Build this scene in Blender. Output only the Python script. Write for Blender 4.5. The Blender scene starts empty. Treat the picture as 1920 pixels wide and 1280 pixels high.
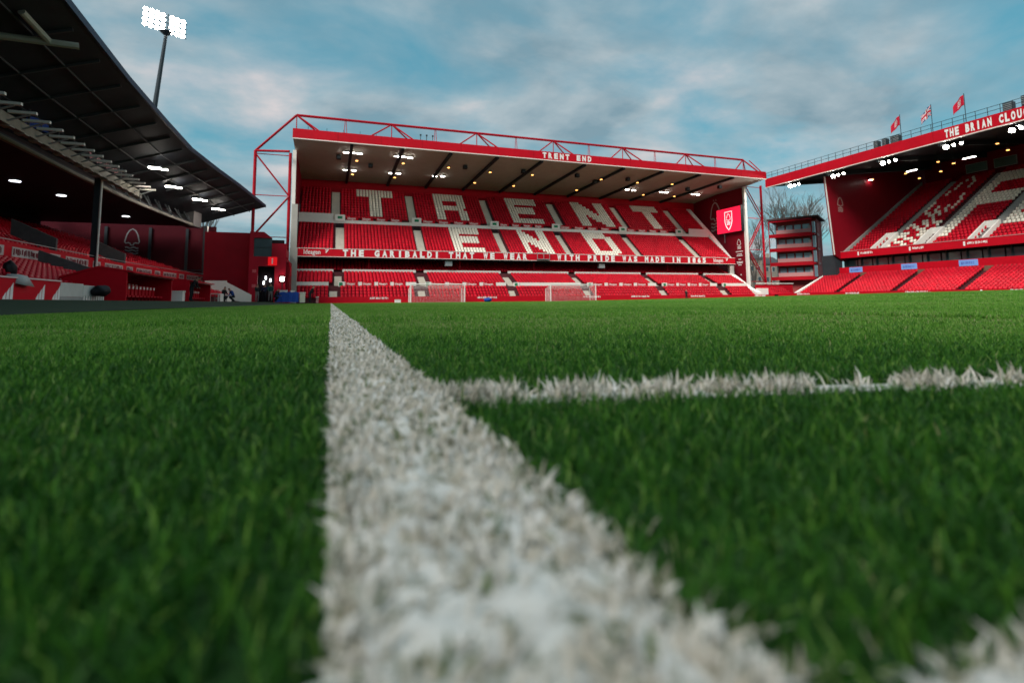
import bpy, bmesh, math, random
import numpy as np
from mathutils import Vector, Matrix
random.seed(7); RNG = np.random.default_rng(11)
S = bpy.context.scene
COL = S.collection
R_ = math.radians

# ------------------------------------------------------------------ camera
cam = bpy.data.cameras.new('camera'); camo = bpy.data.objects.new('camera', cam); COL.objects.link(camo)
cam.sensor_width = 36; cam.lens = 18.28; cam.shift_y = -167 / 1920
cam.clip_start = 0.01; cam.clip_end = 4000
RM = Matrix(((0.9446, -0.0221, -0.3275), (-0.3281, -0.0908, -0.9403), (-0.0089, 0.9956, -0.0930)))
q = RM.to_quaternion(); q.normalize()
CAMZ = 0.12
camo.matrix_world = Matrix.Translation((0, 0, CAMZ)) @ q.to_matrix().to_4x4()
cam.dof.use_dof = True; cam.dof.focus_distance = 3.6; cam.dof.aperture_fstop = 3.65
S.camera = camo
# ------------------------------------------------------------------ light
SUN_EL, SUN_AZ = R_(40), R_(230)      # azimuth the light comes from, measured from +Y clockwise
W = bpy.data.worlds.new('World'); S.world = W; W.use_nodes = True
wn = W.node_tree; wn.nodes.clear()
def N(t, typ, **kw):
    n = t.nodes.new(typ)
    for k, v in kw.items():
        if k.startswith('i_'):
            n.inputs[k[2:].replace('_', ' ')].default_value = v
        else:
            setattr(n, k, v)
    return n
def build_world():
    t = wn; L = t.links.new
    sky = N(t, 'ShaderNodeTexSky', sky_type='NISHITA', sun_disc=False, sun_elevation=SUN_EL, sun_rotation=SUN_AZ,
            air_density=1.2, dust_density=0.6, ozone_density=2.0)
    tc = N(t, 'ShaderNodeTexCoord')
    sep = N(t, 'ShaderNodeSeparateXYZ'); L(tc.outputs['Generated'], sep.inputs[0])
    den = N(t, 'ShaderNodeMath', operation='MAXIMUM'); den.inputs[1].default_value = 0.0; L(sep.outputs['Z'], den.inputs[0])
    den2 = N(t, 'ShaderNodeMath', operation='ADD'); den2.inputs[1].default_value = 0.22; L(den.outputs[0], den2.inputs[0])
    inv = N(t, 'ShaderNodeMath', operation='DIVIDE'); inv.inputs[0].default_value = 1.0; L(den2.outputs[0], inv.inputs[1])
    pl = N(t, 'ShaderNodeVectorMath', operation='SCALE'); L(tc.outputs['Generated'], pl.inputs[0]); L(inv.outputs[0], pl.inputs['Scale'])
    mp = N(t, 'ShaderNodeMapping'); mp.inputs['Scale'].default_value = (0.85, 1.0, 1.0); mp.inputs['Location'].default_value = (5.3, 2.2, 0.4); L(pl.outputs[0], mp.inputs[0])
    n1 = N(t, 'ShaderNodeTexNoise', i_Scale=2.0, i_Detail=10.0, i_Roughness=0.53, i_Distortion=0.25); L(mp.outputs[0], n1.inputs['Vector'])
    n2 = N(t, 'ShaderNodeTexNoise', i_Scale=2.6, i_Detail=9.0, i_Roughness=0.52, i_Distortion=0.2); L(mp.outputs[0], n2.inputs['Vector'])
    r1 = N(t, 'ShaderNodeValToRGB'); r1.color_ramp.elements[0].position = 0.33; r1.color_ramp.elements[1].position = 0.58; L(n1.outputs[0], r1.inputs[0])
    r2 = N(t, 'ShaderNodeValToRGB'); cr = r2.color_ramp; cr.elements[0].position = 0.36; cr.elements[1].position = 0.54; e3 = cr.elements.new(0.70)
    cr.elements[0].color = (0.88, 1.38, 1.66, 1); cr.elements[1].color = (1.72, 2.08, 2.26, 1); e3.color = (2.95, 2.68, 2.68, 1); L(n2.outputs[0], r2.inputs[0])
    tint = N(t, 'ShaderNodeMixRGB', blend_type='MULTIPLY'); tint.inputs[0].default_value = 1; tint.inputs[2].default_value = (0.24, 0.56, 0.50, 1); L(sky.outputs[0], tint.inputs[1])
    base = N(t, 'ShaderNodeMixRGB'); base.inputs[0].default_value = 0.7; base.inputs[2].default_value = (0.52, 1.42, 1.85, 1); L(tint.outputs[0], base.inputs[1])
    mx = N(t, 'ShaderNodeMixRGB'); L(r1.outputs[0], mx.inputs[0]); L(base.outputs[0], mx.inputs[1]); L(r2.outputs[0], mx.inputs[2])
    bg = N(t, 'ShaderNodeBackground'); bg.inputs[1].default_value = 0.10; L(mx.outputs[0], bg.inputs[0])
    out = N(t, 'ShaderNodeOutputWorld'); L(bg.outputs[0], out.inputs[0])
build_world()
sl = bpy.data.lights.new('sun', 'SUN'); sl.energy = 1.5; sl.angle = R_(25); sl.color = (1.0, 0.95, 0.9)
so = bpy.data.objects.new('sun', sl); COL.objects.link(so)
sd = Vector((math.sin(SUN_AZ) * math.cos(SUN_EL), math.cos(SUN_AZ) * math.cos(SUN_EL), math.sin(SUN_EL)))
so.rotation_euler = sd.to_track_quat('Z', 'Y').to_euler(); so.location = (0, -20, 60)
S.view_settings.view_transform = 'Standard'; S.view_settings.look = 'None'; S.view_settings.gamma = 1
S.view_settings.exposure = 1.32
S.render.engine = 'CYCLES'; S.cycles.use_denoising = True
S.cycles.max_bounces = 6; S.cycles.diffuse_bounces = 3; S.cycles.glossy_bounces = 3; S.cycles.transparent_max_bounces = 8
S.cycles.sample_clamp_indirect = 4.0

# ------------------------------------------------------------------ materials
MATS = {}
def mat(name, col, rough=0.6, var=0.12, scale=3.0, metal=0.0, bump=0.0, emit=0.0, ecol=None, spec=0.15, stripe=None):
    if name in MATS: return MATS[name]
    m = bpy.data.materials.new(name); m.use_nodes = True; MATS[name] = m
    t = m.node_tree; b = t.nodes['Principled BSDF']; L = t.links.new
    b.inputs['Roughness'].default_value = rough; b.inputs['Metallic'].default_value = metal
    b.inputs['Specular IOR Level'].default_value = spec
    tc = N(t, 'ShaderNodeTexCoord')
    n1 = N(t, 'ShaderNodeTexNoise', i_Scale=scale, i_Detail=6.0, i_Roughness=0.6); L(tc.outputs['Object'], n1.inputs['Vector'])
    n2 = N(t, 'ShaderNodeTexNoise', i_Scale=scale * 0.13, i_Detail=3.0); L(tc.outputs['Object'], n2.inputs['Vector'])
    ad = N(t, 'ShaderNodeMath', operation='ADD'); L(n1.outputs[0], ad.inputs[0]); L(n2.outputs[0], ad.inputs[1])
    rp = N(t, 'ShaderNodeMapRange'); rp.inputs[1].default_value = 0.6; rp.inputs[2].default_value = 1.4
    rp.inputs[3].default_value = 1 - var; rp.inputs[4].default_value = 1 + var; L(ad.outputs[0], rp.inputs[0])
    vm = N(t, 'ShaderNodeVectorMath', operation='SCALE'); vm.inputs[0].default_value = col[:3]; L(rp.outputs[0], vm.inputs['Scale'])
    if name == 'red_seat_plastic':
        at = N(t, 'ShaderNodeAttribute', attribute_name='rnd'); mr = N(t, 'ShaderNodeMapRange'); mr.inputs[3].default_value = 0.80; mr.inputs[4].default_value = 1.12; L(at.outputs['Fac'], mr.inputs[0])
        v2 = N(t, 'ShaderNodeVectorMath', operation='SCALE'); L(vm.outputs[0], v2.inputs[0]); L(mr.outputs[0], v2.inputs['Scale']); L(v2.outputs[0], b.inputs['Base Color'])
    else: L(vm.outputs[0], b.inputs['Base Color'])
    if bump or stripe:
        bp = N(t, 'ShaderNodeBump'); bp.inputs['Strength'].default_value = max(bump, 0.5 if stripe else 0); bp.inputs['Distance'].default_value = 0.02
        if stripe:
            wv = N(t, 'ShaderNodeTexWave', wave_type='BANDS', bands_direction=stripe[0], wave_profile='SIN'); wv.inputs['Scale'].default_value = stripe[1]
            L(tc.outputs['Object'], wv.inputs['Vector']); L(wv.outputs[1], bp.inputs['Height'])
        else:
            L(n1.outputs[0], bp.inputs['Height'])
        L(bp.outputs[0], b.inputs['Normal'])
    if emit:
        b.inputs['Emission Color'].default_value = (*(ecol or col)[:3], 1); b.inputs['Emission Strength'].default_value = emit
    return m
RED = mat('red_paint', (0.52, 0.003, 0.014), 0.55, 0.14, 2)
REDW = mat('red_cladding', (0.22, 0.002, 0.010), 0.55, 0.16, 1.2, stripe=('X', 9))
REDWY = mat('red_cladding_side', (0.20, 0.002, 0.010), 0.55, 0.16, 1.2, stripe=('Y', 9))
REDS = mat('red_steel', (0.40, 0.003, 0.014), 0.4, 0.12, 4)
SEATR = mat('red_seat_plastic', (0.50, 0.003, 0.016), 0.5, 0.22, 1.3)
SEATW = mat('white_seat_plastic', (0.84, 0.77, 0.64), 0.4, 0.10, 1.3)
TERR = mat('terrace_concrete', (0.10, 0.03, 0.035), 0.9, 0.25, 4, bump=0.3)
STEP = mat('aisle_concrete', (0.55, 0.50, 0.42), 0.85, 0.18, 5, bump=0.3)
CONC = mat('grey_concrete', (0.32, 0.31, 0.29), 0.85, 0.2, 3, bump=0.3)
WHITE = mat('white_paint', (0.78, 0.74, 0.68), 0.5, 0.07, 3)
PRINT = mat('white_print', (0.82, 0.80, 0.76), 0.5, 0.04, 3)
SOFF = mat('soffit_sheet', (0.52, 0.49, 0.45), 0.7, 0.12, 1.0, stripe=('X', 6))
DARKB = mat('dark_beam', (0.02, 0.028, 0.035), 0.5, 0.2, 3)
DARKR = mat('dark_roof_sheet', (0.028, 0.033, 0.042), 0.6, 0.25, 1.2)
DSTEEL = mat('dark_steel', (0.045, 0.055, 0.062), 0.45, 0.2, 4, metal=0.3)
GSTEEL = mat('galvanised_steel', (0.34, 0.36, 0.36), 0.45, 0.15, 5, metal=0.5)
RIB = mat('rib_steel', (0.065, 0.07, 0.075), 0.5, 0.2, 3)
BLACK = mat('black_plastic', (0.012, 0.012, 0.014), 0.5, 0.2, 5)
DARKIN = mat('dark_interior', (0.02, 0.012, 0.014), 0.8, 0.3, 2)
LAMP = mat('lamp_glass', (0.9, 0.9, 0.85), 0.3, 0.0, 1, emit=14, ecol=(1.0, 0.95, 0.86))
LAMPB = mat('floodlight_glass', (0.9, 0.9, 0.85), 0.3, 0.0, 1, emit=30, ecol=(1.0, 0.93, 0.82))
LAMPD = mat('downlight_glass', (0.9, 0.9, 0.85), 0.3, 0.0, 1, emit=2.2, ecol=(0.9, 0.95, 1.0))
ORANGE = mat('heater_element', (0.9, 0.4, 0.1), 0.4, 0.0, 1, emit=2.6, ecol=(1.0, 0.42, 0.10))
GLASS = mat('window_glass', (0.06, 0.09, 0.10), 0.08, 0.2, 1, spec=0.9)
GREENS = mat('exit_green', (0.02, 0.22, 0.10), 0.5, 0.1, 3)
YELLOW = mat('yellow_paint', (0.75, 0.52, 0.05), 0.5, 0.1, 3)
BLUEB = mat('blue_board', (0.20, 0.36, 0.75), 0.5, 0.1, 3)
BLUET = mat('blue_tarpaulin', (0.015, 0.06, 0.30), 0.5, 0.2, 4, bump=0.5)
BROWN = mat('brown_band', (0.20, 0.11, 0.075), 0.7, 0.15, 2)
NETM = mat('net_cord', (0.75, 0.70, 0.68), 0.7, 0.05, 3)
BARK = mat('winter_bark', (0.10, 0.09, 0.08), 0.9, 0.3, 6)
BRICK = mat('house_render', (0.42, 0.36, 0.29), 0.9, 0.15, 2)
SLATE = mat('roof_slate', (0.09, 0.085, 0.09), 0.7, 0.2, 3)

# ------------------------------------------------------------------ helpers
ORG = {}
class MB:
    def __init__(s): s.v = []; s.f = []; s.m = []
    def add(s, pts, faces, m=0):
        o = len(s.v); s.v.extend(tuple(p) for p in pts)
        for f in faces: s.f.append(tuple(o + i for i in f)); s.m.append(m)
        return s
    def hexa(s, p, m=0):   # p[0:4] bottom ring ccw, p[4:8] top ring
        return s.add(p, [(3, 2, 1, 0), (4, 5, 6, 7), (0, 1, 5, 4), (1, 2, 6, 5), (2, 3, 7, 6), (3, 0, 4, 7)], m)
    def box(s, x0, x1, y0, y1, z0, z1, m=0):
        if x0 > x1: x0, x1 = x1, x0
        if y0 > y1: y0, y1 = y1, y0
        return s.hexa([(x0, y0, z0), (x1, y0, z0), (x1, y1, z0), (x0, y1, z0), (x0, y0, z1), (x1, y0, z1), (x1, y1, z1), (x0, y1, z1)], m)
    def tube(s, p, q, r, n=6, r2=None, m=0):
        p = Vector(p); q = Vector(q); d = (q - p)
        if d.length < 1e-6: return s
        d.normalize(); a = d.orthogonal().normalized(); b = d.cross(a); r2 = r if r2 is None else r2
        pts = [p + (a * math.cos(2 * math.pi * i / n) + b * math.sin(2 * math.pi * i / n)) * r for i in range(n)]
        pts += [q + (a * math.cos(2 * math.pi * i / n) + b * math.sin(2 * math.pi * i / n)) * r2 for i in range(n)]
        fs = [(i, (i + 1) % n, n + (i + 1) % n, n + i) for i in range(n)] + [tuple(range(n - 1, -1, -1)), tuple(range(n, 2 * n))]
        return s.add(pts, fs, m)
    def path(s, pts, r, n=6, m=0):
        for a, b in zip(pts[:-1], pts[1:]): s.tube(a, b, r, n, m=m)
        return s
    def bar(s, p, q, w, h, m=0):   # rectangular bar from p to q, w across (horizontal), h vertical
        p = Vector(p); q = Vector(q); d = (q - p).normalized()
        a = d.cross(Vector((0, 0, 1)))
        if a.length < 1e-3: a = Vector((1, 0, 0))
        a.normalize(); b = a.cross(d).normalized(); a *= w / 2; b *= h / 2
        return s.hexa([p - a - b, p + a - b, q + a - b, q - a - b, p - a + b, p + a + b, q + a + b, q - a + b], m)
    def prism(s, poly, fn, a, b, m=0):   # poly of (u,v); fn(u,v,w)->xyz, extruded from w=a to w=b
        n = len(poly)
        pts = [fn(u, v, a) for u, v in poly] + [fn(u, v, b) for u, v in poly]
        fs = [(i, (i + 1) % n, n + (i + 1) % n, n + i) for i in range(n)] + [tuple(range(n - 1, -1, -1)), tuple(range(n, 2 * n))]
        return s.add(pts, fs, m)
    def build(s, name, mats, parent=None, label=None, cat=None, group=None, kind=None, warp=None, smooth=False, recalc=True):
        v = s.v if warp is None else [warp(p) for p in s.v]
        a = np.array(v, dtype=float)
        lo, hi = a.min(0), a.max(0)
        o = np.array(((lo[0] + hi[0]) / 2, (lo[1] + hi[1]) / 2, lo[2]))
        me = bpy.data.meshes.new(name); me.from_pydata((a - o).tolist(), [], s.f)
        if not isinstance(mats, (list, tuple)): mats = [mats]
        for m in mats: me.materials.append(m)
        if len(mats) > 1: me.polygons.foreach_set('material_index', s.m)
        if recalc:
            bm = bmesh.new(); bm.from_mesh(me); bmesh.ops.recalc_face_normals(bm, faces=bm.faces); bm.to_mesh(me); bm.free()
        if smooth: me.polygons.foreach_set('use_smooth', [True] * len(me.polygons))
        me.update()
        return link(bpy.data.objects.new(name, me), o, parent, label, cat, group, kind)
def link(ob, o, parent=None, label=None, cat=None, group=None, kind=None):
    COL.objects.link(ob); o = Vector(o)
    ORG[ob] = o
    ob.location = o - ORG[parent] if parent else o
    if parent: ob.parent = parent
    if label: ob['label'] = label
    if cat: ob['category'] = cat
    if group: ob['group'] = group
    if kind: ob['kind'] = kind
    return ob
def thing(name, loc, label, cat, group=None):
    return link(bpy.data.objects.new(name, None), loc, None, label, cat, group)
def dup(root, off, label=None, group=None):
    r = root.copy(); COL.objects.link(r); r.location = root.location + Vector(off); ORG[r] = ORG[root] + Vector(off)
    if label: r['label'] = label
    if group: r['group'] = group
    for ch in root.children:
        c = ch.copy(); COL.objects.link(c); c.parent = r
        for g in ch.children:
            d = g.copy(); COL.objects.link(d); d.parent = c
    return r
def fastmesh(name, V, F3=None, F4=None, mats=(), attr=None):
    me = bpy.data.meshes.new(name); V = np.asarray(V, np.float32)
    me.vertices.add(len(V)); me.vertices.foreach_set('co', V.ravel())
    lp = []; st = []; pos = 0
    if F4 is not None and len(F4): lp.append(np.asarray(F4, np.int32).ravel()); st.append(np.arange(len(F4)) * 4); pos = len(F4) * 4
    if F3 is not None and len(F3): lp.append(np.asarray(F3, np.int32).ravel()); st.append(pos + np.arange(len(F3)) * 3)
    lp = np.concatenate(lp); st = np.concatenate(st).astype(np.int32)
    me.loops.add(len(lp)); me.loops.foreach_set('vertex_index', lp)
    me.polygons.add(len(st)); me.polygons.foreach_set('loop_start', st)
    for m in mats: me.materials.append(m)
    if attr is not None:
        at = me.attributes.new('rnd', 'FLOAT', 'POINT'); at.data.foreach_set('value', np.asarray(attr, np.float32))
    me.update(calc_edges=True); me.validate()
    return me
GLY = {}
def lettering(mb, text, u0, v0, pitch, w, h, fn, d=0.02, m=0):
    """condensed bold capitals on a plane; fn(u, v, w)->xyz, w proud of the plane"""
    for k, c in enumerate(text):
        if c == ' ': continue
        if c not in GLY:
            t = textmesh(c, 1.0, lambda a, b, z: (a, b, 0), 0, 0.062); A = np.array(t.v); GLY[c] = (A - A.min(0), A.max(0) - A.min(0), t.f)
        A, s, F = GLY[c]; nar = 0.42 if c in 'I' else 0.62 if c == '1' else 1.0
        mb.add([fn(u0 + k * pitch + w * (1 - nar) / 2 + p[0] / s[0] * w * nar, v0 + p[1] / s[1] * h, d) for p in A], F, m)
def ribbon(mb, pts, w, fn, d=0.03, closed=False, m=0):
    n = len(pts); P = [Vector(p) for p in pts]; left = []; right = []
    for i in range(n):
        a = P[i - 1] if (i > 0 or closed) else P[i]; b = P[(i + 1) % n] if (i < n - 1 or closed) else P[i]
        t = (b - a).normalized(); nn = Vector((-t.y, t.x)) * w / 2
        left.append(P[i] + nn); right.append(P[i] - nn)
    for i in range(n if closed else n - 1):
        j = (i + 1) % n
        q4 = [left[i], right[i], right[j], left[j]]
        mb.hexa([fn(p.x, p.y, 0) for p in q4] + [fn(p.x, p.y, d) for p in q4], m)
def emblem(mb, u, v, h, fn, m=0, d=0.03):
    """tall tree outline over wavy water lines"""
    T = [(0, 1), (-.10, .93), (-.17, .80), (-.21, .64), (-.24, .50), (-.21, .44), (-.12, .46), (-.05, .43), (-.05, .37), (.05, .37), (.05, .43), (.12, .46), (.21, .44), (.24, .50), (.21, .64), (.17, .80), (.10, .93)]
    ribbon(mb, [(u + a * h, v + b * h) for a, b in T], 0.042 * h, fn, d, True, m)
    for k in range(3):
        y0 = 0.27 - k * 0.11
        ribbon(mb, [(u + h * x, v + h * (y0 + 0.022 * math.sin(x * 26 + k))) for x in np.linspace(-.22, .22, 12)], 0.05 * h, fn, d, False, m)
def textmesh(s, size, fn, d=0.02, bold=0.012, sx=1.0):
    cu = bpy.data.curves.new('t', 'FONT'); cu.body = s; cu.size = size; cu.offset = bold * size; cu.resolution_u = 2
    ob = bpy.data.objects.new('t', cu); COL.objects.link(ob); dg = bpy.context.evaluated_depsgraph_get()
    me = ob.evaluated_get(dg).to_mesh(); mb = MB()
    mb.add([fn(v.co.x * sx, v.co.y, d) for v in me.vertices], [tuple(p.vertices) for p in me.polygons])
    ob.to_mesh_clear(); bpy.data.objects.remove(ob); bpy.data.curves.remove(cu)
    return mb
def seatgeo():
    b = MB()
    b.hexa([(-.215, .10, .36), (.215, .10, .36), (.215, .135, .36), (-.215, .135, .36), (-.20, .19, .82), (.20, .19, .82), (.20, .215, .82), (-.20, .215, .82)])
    b.hexa([(-.20, -.02, .40), (.20, -.02, .40), (.20, .05, .36), (-.20, .05, .36), (-.19, .05, .68), (.19, .05, .68), (.19, .10, .68), (-.19, .10, .68)])
    return np.array(b.v), np.array(b.f)
SV, SF = seatgeo()
def rotz(v, a):
    c, s = math.cos(a), math.sin(a); o = v.copy(); o[..., 0] = v[..., 0] * c - v[..., 1] * s; o[..., 1] = v[..., 0] * s + v[..., 1] * c; return o
def seats(name, pts, face, m, parent, warp=None, kind='stuff', label=None):
    """face: yaw of the seat, 0 = facing -Y"""
    P = np.array(pts, float)
    if warp is not None: P = np.array([warp(p) for p in P])
    v = rotz(SV, face)[None] + P[:, None, :]
    f = SF[None] + (np.arange(len(P)) * len(SV))[:, None, None]
    o = P.mean(0); o[2] = P[:, 2].min()
    me = fastmesh(name, (v - o).reshape(-1, 3), F4=f.reshape(-1, 4), mats=[m], attr=np.repeat(RNG.random(len(P)) ** .7, len(SV)))
    return link(bpy.data.objects.new(name, me), o, parent, label=label, kind=kind)

# ------------------------------------------------------------------ ground
def sstep(a, b, x):
    t = np.clip((x - a) / (b - a), 0, 1); return t * t * (3 - 2 * t)
def gh(x, y):
    x = np.asarray(x, float); y = np.asarray(y, float)
    c = np.where(x < 34, sstep(1.5, 36, x), sstep(1.5, 36, 68 - x))
    return 0.46 * c * np.exp(-((y - 8) / 22) ** 2) + 0.26 * sstep(2.2, 8, -x) * sstep(2, 12, y)
def sheet(name, xs, ys, dz, m, kind='structure', parent=None, label=None):
    X, Yg = np.meshgrid(xs, ys); Z = gh(X, Yg) + dz
    V = np.stack([X, Yg, Z], -1).reshape(-1, 3); nx = len(xs)
    i = np.arange((len(ys) - 1) * (nx - 1)); r, c = i // (nx - 1), i % (nx - 1); a = r * nx + c
    me = fastmesh(name, V, F4=np.stack([a, a + 1, a + nx + 1, a + nx], -1), mats=[m]); me.polygons.foreach_set('use_smooth', [True] * len(me.polygons))
    return link(bpy.data.objects.new(name, me), (0, 0, 0), parent, kind=kind, label=label)
def ground_mat(name, c1, c2, scale, q0=0.35, q1=0.65):
    m = bpy.data.materials.new(name); m.use_nodes = True; t = m.node_tree; b = t.nodes['Principled BSDF']; L = t.links.new
    b.inputs['Roughness'].default_value = 0.9; b.inputs['Specular IOR Level'].default_value = 0.1
    g = N(t, 'ShaderNodeNewGeometry'); n = N(t, 'ShaderNodeTexNoise', i_Scale=scale, i_Detail=8.0, i_Roughness=0.7); L(g.outputs['Position'], n.inputs['Vector'])
    r = N(t, 'ShaderNodeValToRGB'); r.color_ramp.elements[0].position = q0; r.color_ramp.elements[1].position = q1
    r.color_ramp.elements[0].color = (*c1, 1); r.color_ramp.elements[1].color = (*c2, 1); L(n.outputs[0], r.inputs[0]); L(r.outputs[0], b.inputs['Base Color'])
    return m
SOIL = ground_mat('pitch_soil', (0.012, 0.035, 0.010), (0.03, 0.085, 0.02), 30)
TURF = ground_mat('track_turf', (0.012, 0.030, 0.016), (0.025, 0.050, 0.026), 9)
ASPH = ground_mat('asphalt', (0.045, 0.045, 0.045), (0.065, 0.063, 0.06), 2)
gme = MB(); gme.add([(-3000, -3000, -0.35), (3000, -3000, -0.35), (3000, 3000, -0.35), (-3000, 3000, -0.35)], [(0, 1, 2, 3)])
gme.build('ground', ASPH, kind='structure', recalc=False)
def axis(a, b, n, p=1.0): return np.linspace(a, b, n)
pitch = sheet('pitch', np.concatenate([np.linspace(-3.3, 3, 64), np.linspace(3.6, 70, 56)]), np.concatenate([np.linspace(-3, 3, 40), np.linspace(4, 71.5, 50)]), 0.0, SOIL)
sheet('side_track', np.concatenate([np.linspace(-18, -3.2, 40)]), np.linspace(-6, 73, 60), 0.012, TURF)
sheet('goal_track', np.linspace(-18, 78, 60), np.linspace(71.4, 76, 6), 0.008, TURF)
sheet('far_track', np.linspace(69.8, 79, 10), np.linspace(-6, 73, 50), 0.010, TURF)

# ------------------------------------------------------------------ grass
def blade_mat(name, stops, trans=0.35, pos=True, rough=0.5):
    m = bpy.data.materials.new(name); m.use_nodes = True; t = m.node_tree; L = t.links.new; b = t.nodes['Principled BSDF']; out = t.nodes['Material Output']
    a = N(t, 'ShaderNodeAttribute', attribute_name='rnd'); f = a.outputs['Fac']
    if pos:
        g = N(t, 'ShaderNodeNewGeometry')
        n = N(t, 'ShaderNodeTexNoise', i_Scale=5.0, i_Detail=4.0); L(g.outputs['Position'], n.inputs['Vector'])
        n2 = N(t, 'ShaderNodeTexNoise', i_Scale=0.35, i_Detail=3.0); L(g.outputs['Position'], n2.inputs['Vector'])
        ad = N(t, 'ShaderNodeMath', operation='ADD'); L(n.outputs[0], ad.inputs[0]); L(n2.outputs[0], ad.inputs[1])
        mr = N(t, 'ShaderNodeMapRange'); mr.inputs[1].default_value = 0.6; mr.inputs[2].default_value = 1.4; mr.inputs[3].default_value = -0.16; mr.inputs[4].default_value = 0.16; L(ad.outputs[0], mr.inputs[0])
        s = N(t, 'ShaderNodeMath', operation='ADD'); L(f, s.inputs[0]); L(mr.outputs[0], s.inputs[1]); f = s.outputs[0]
    r = N(t, 'ShaderNodeValToRGB'); cr = r.color_ramp
    while len(cr.elements) < len(stops): cr.elements.new(0.5)
    for e, (p, c) in zip(cr.elements, stops): e.position = p; e.color = (*c, 1)
    L(f, r.inputs[0]); L(r.outputs[0], b.inputs['Base Color'])
    b.inputs['Roughness'].default_value = rough; b.inputs['Specular IOR Level'].default_value = 0.25
    tr = N(t, 'ShaderNodeBsdfTranslucent'); L(r.outputs[0], tr.inputs[0]); mx = N(t, 'ShaderNodeMixShader'); mx.inputs[0].default_value = trans
    L(b.outputs[0], mx.inputs[1]); L(tr.outputs[0], mx.inputs[2]); L(mx.outputs[0], out.inputs[0])
    return m
GRASS = blade_mat('grass_blade', [(0.0, (0.018, 0.080, 0.012)), (0.36, (0.052, 0.185, 0.020)), (0.66, (0.140, 0.345, 0.036)), (0.93, (0.24, 0.42, 0.08)), (1.0, (0.38, 0.37, 0.18))])
PAINT = blade_mat('painted_blade', [(0.0, (0.10, 0.16, 0.05)), (0.12, (0.34, 0.33, 0.24)), (0.3, (0.62, 0.57, 0.47)), (0.7, (0.78, 0.745, 0.67)), (1.0, (0.84, 0.84, 0.82))], trans=0.15, rough=0.8)
def blades(x, y, z, ln, wd, lean, az, tw, curl):
    """arrays -> verts (n*5), quads, tris"""
    n = len(x); d = np.stack([np.cos(az), np.sin(az), 0 * az], -1)      # lean direction
    s = np.stack([np.cos(tw), np.sin(tw), 0 * tw], -1)                  # width direction
    up = np.array([0, 0, 1.0])
    b = np.stack([x, y, z], -1)
    l1 = lean; l2 = np.clip(lean + curl, 0, 1.5)
    mid = b + (d * np.sin(l1)[:, None] + up * np.cos(l1)[:, None]) * (ln * 0.55)[:, None]
    tip = mid + (d * np.sin(l2)[:, None] + up * np.cos(l2)[:, None]) * (ln * 0.45)[:, None]
    w = s * (wd / 2)[:, None]
    V = np.stack([b - w, b + w, mid + w * 0.85, mid - w * 0.85, tip], 1).reshape(-1, 3)
    o = (np.arange(n) * 5)[:, None]
    return V, o + np.array([[0, 1, 2, 3]]), o + np.array([[3, 2, 4]])
def rnd_blades(x, y, z, L0, L1, w0, w1, lean_s, rnd, R=RNG):
    n = len(x)
    V, q4, t3 = blades(x, y, z, R.uniform(L0, L1, n), R.uniform(w0, w1, n) if np.ndim(w0) == 0 else w0 * R.uniform(0.8, 1.25, n), np.abs(R.normal(0, lean_s, n)), R.uniform(0, 6.283, n), R.uniform(0, 6.283, n), R.uniform(0, 0.9, n))
    return V, q4, t3, np.repeat(rnd, 5)
def cross_y(x): return 0.645 - 0.22 * x
CW = 0.037
def near_grass():
    n = 1250000
    x = RNG.uniform(-1.5, 3.0, n); y = RNG.uniform(-0.35, 3.0, n)
    d = np.hypot(x, y) + 1e-3
    p = np.clip(0.62 / d, 0.16, 1.0)
    edge = RNG.normal(0, 0.006, n)
    keep = (RNG.random(n) < p) & ~((x > -0.002 + edge) & (x < 0.122 + edge)) & ~((x > 0.1) & (np.abs(y - cross_y(x)) < CW + edge)) & ~((x > 0.1) & (np.abs(y - 0.09 - 0.02 * x) < 0.012 + edge)) & (d > 0.07)
    x, y, p, d = x[keep], y[keep], p[keep], d[keep]
    # tufts: pull blades slightly into clumps
    cx, cy = np.round(x / 0.018) * 0.018, np.round(y / 0.018) * 0.018
    h = np.sin(cx * 913.7 + cy * 371.3) * 43758.5; h = h - np.floor(h)
    x = x + (cx - x) * 0.35 + (h - 0.5) * 0.008; y = y + (cy - y) * 0.35
    rn = np.clip(0.05 + 0.34 * h + 0.45 * sstep(.5, 2.6, d) + RNG.normal(0, 0.19, len(x)), 0, 1); st = RNG.random(len(x)) < 0.055; rn[st] = RNG.uniform(0.85, 1.0, st.sum())  # blades darken towards the camera: foreground shade put into their colour
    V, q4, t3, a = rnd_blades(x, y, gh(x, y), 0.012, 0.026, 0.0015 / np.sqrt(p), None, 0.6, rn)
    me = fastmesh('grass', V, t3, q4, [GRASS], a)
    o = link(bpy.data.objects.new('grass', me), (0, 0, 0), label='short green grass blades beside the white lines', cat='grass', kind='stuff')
near_grass()
def patch(name, size, n, L0, L1, w0, w1):
    x = RNG.uniform(-size / 2, size / 2, n); y = RNG.uniform(-size / 2, size / 2, n)
    cx, cy = np.round(x / 0.05), np.round(y / 0.05); h = np.sin(cx * 91.37 + cy * 37.13) * 43758.5; h = h - np.floor(h)
    rn = np.clip(0.56 + 0.22 * h + RNG.normal(0, 0.15, n), 0, 1); st = RNG.random(n) < 0.012; rn[st] = 0.95  # lighter range than the nearest blades: lit far grass put into the colour
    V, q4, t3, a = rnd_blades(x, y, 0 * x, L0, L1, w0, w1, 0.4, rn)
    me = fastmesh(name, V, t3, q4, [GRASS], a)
    return bpy.data.objects.new(name, me)
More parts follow.
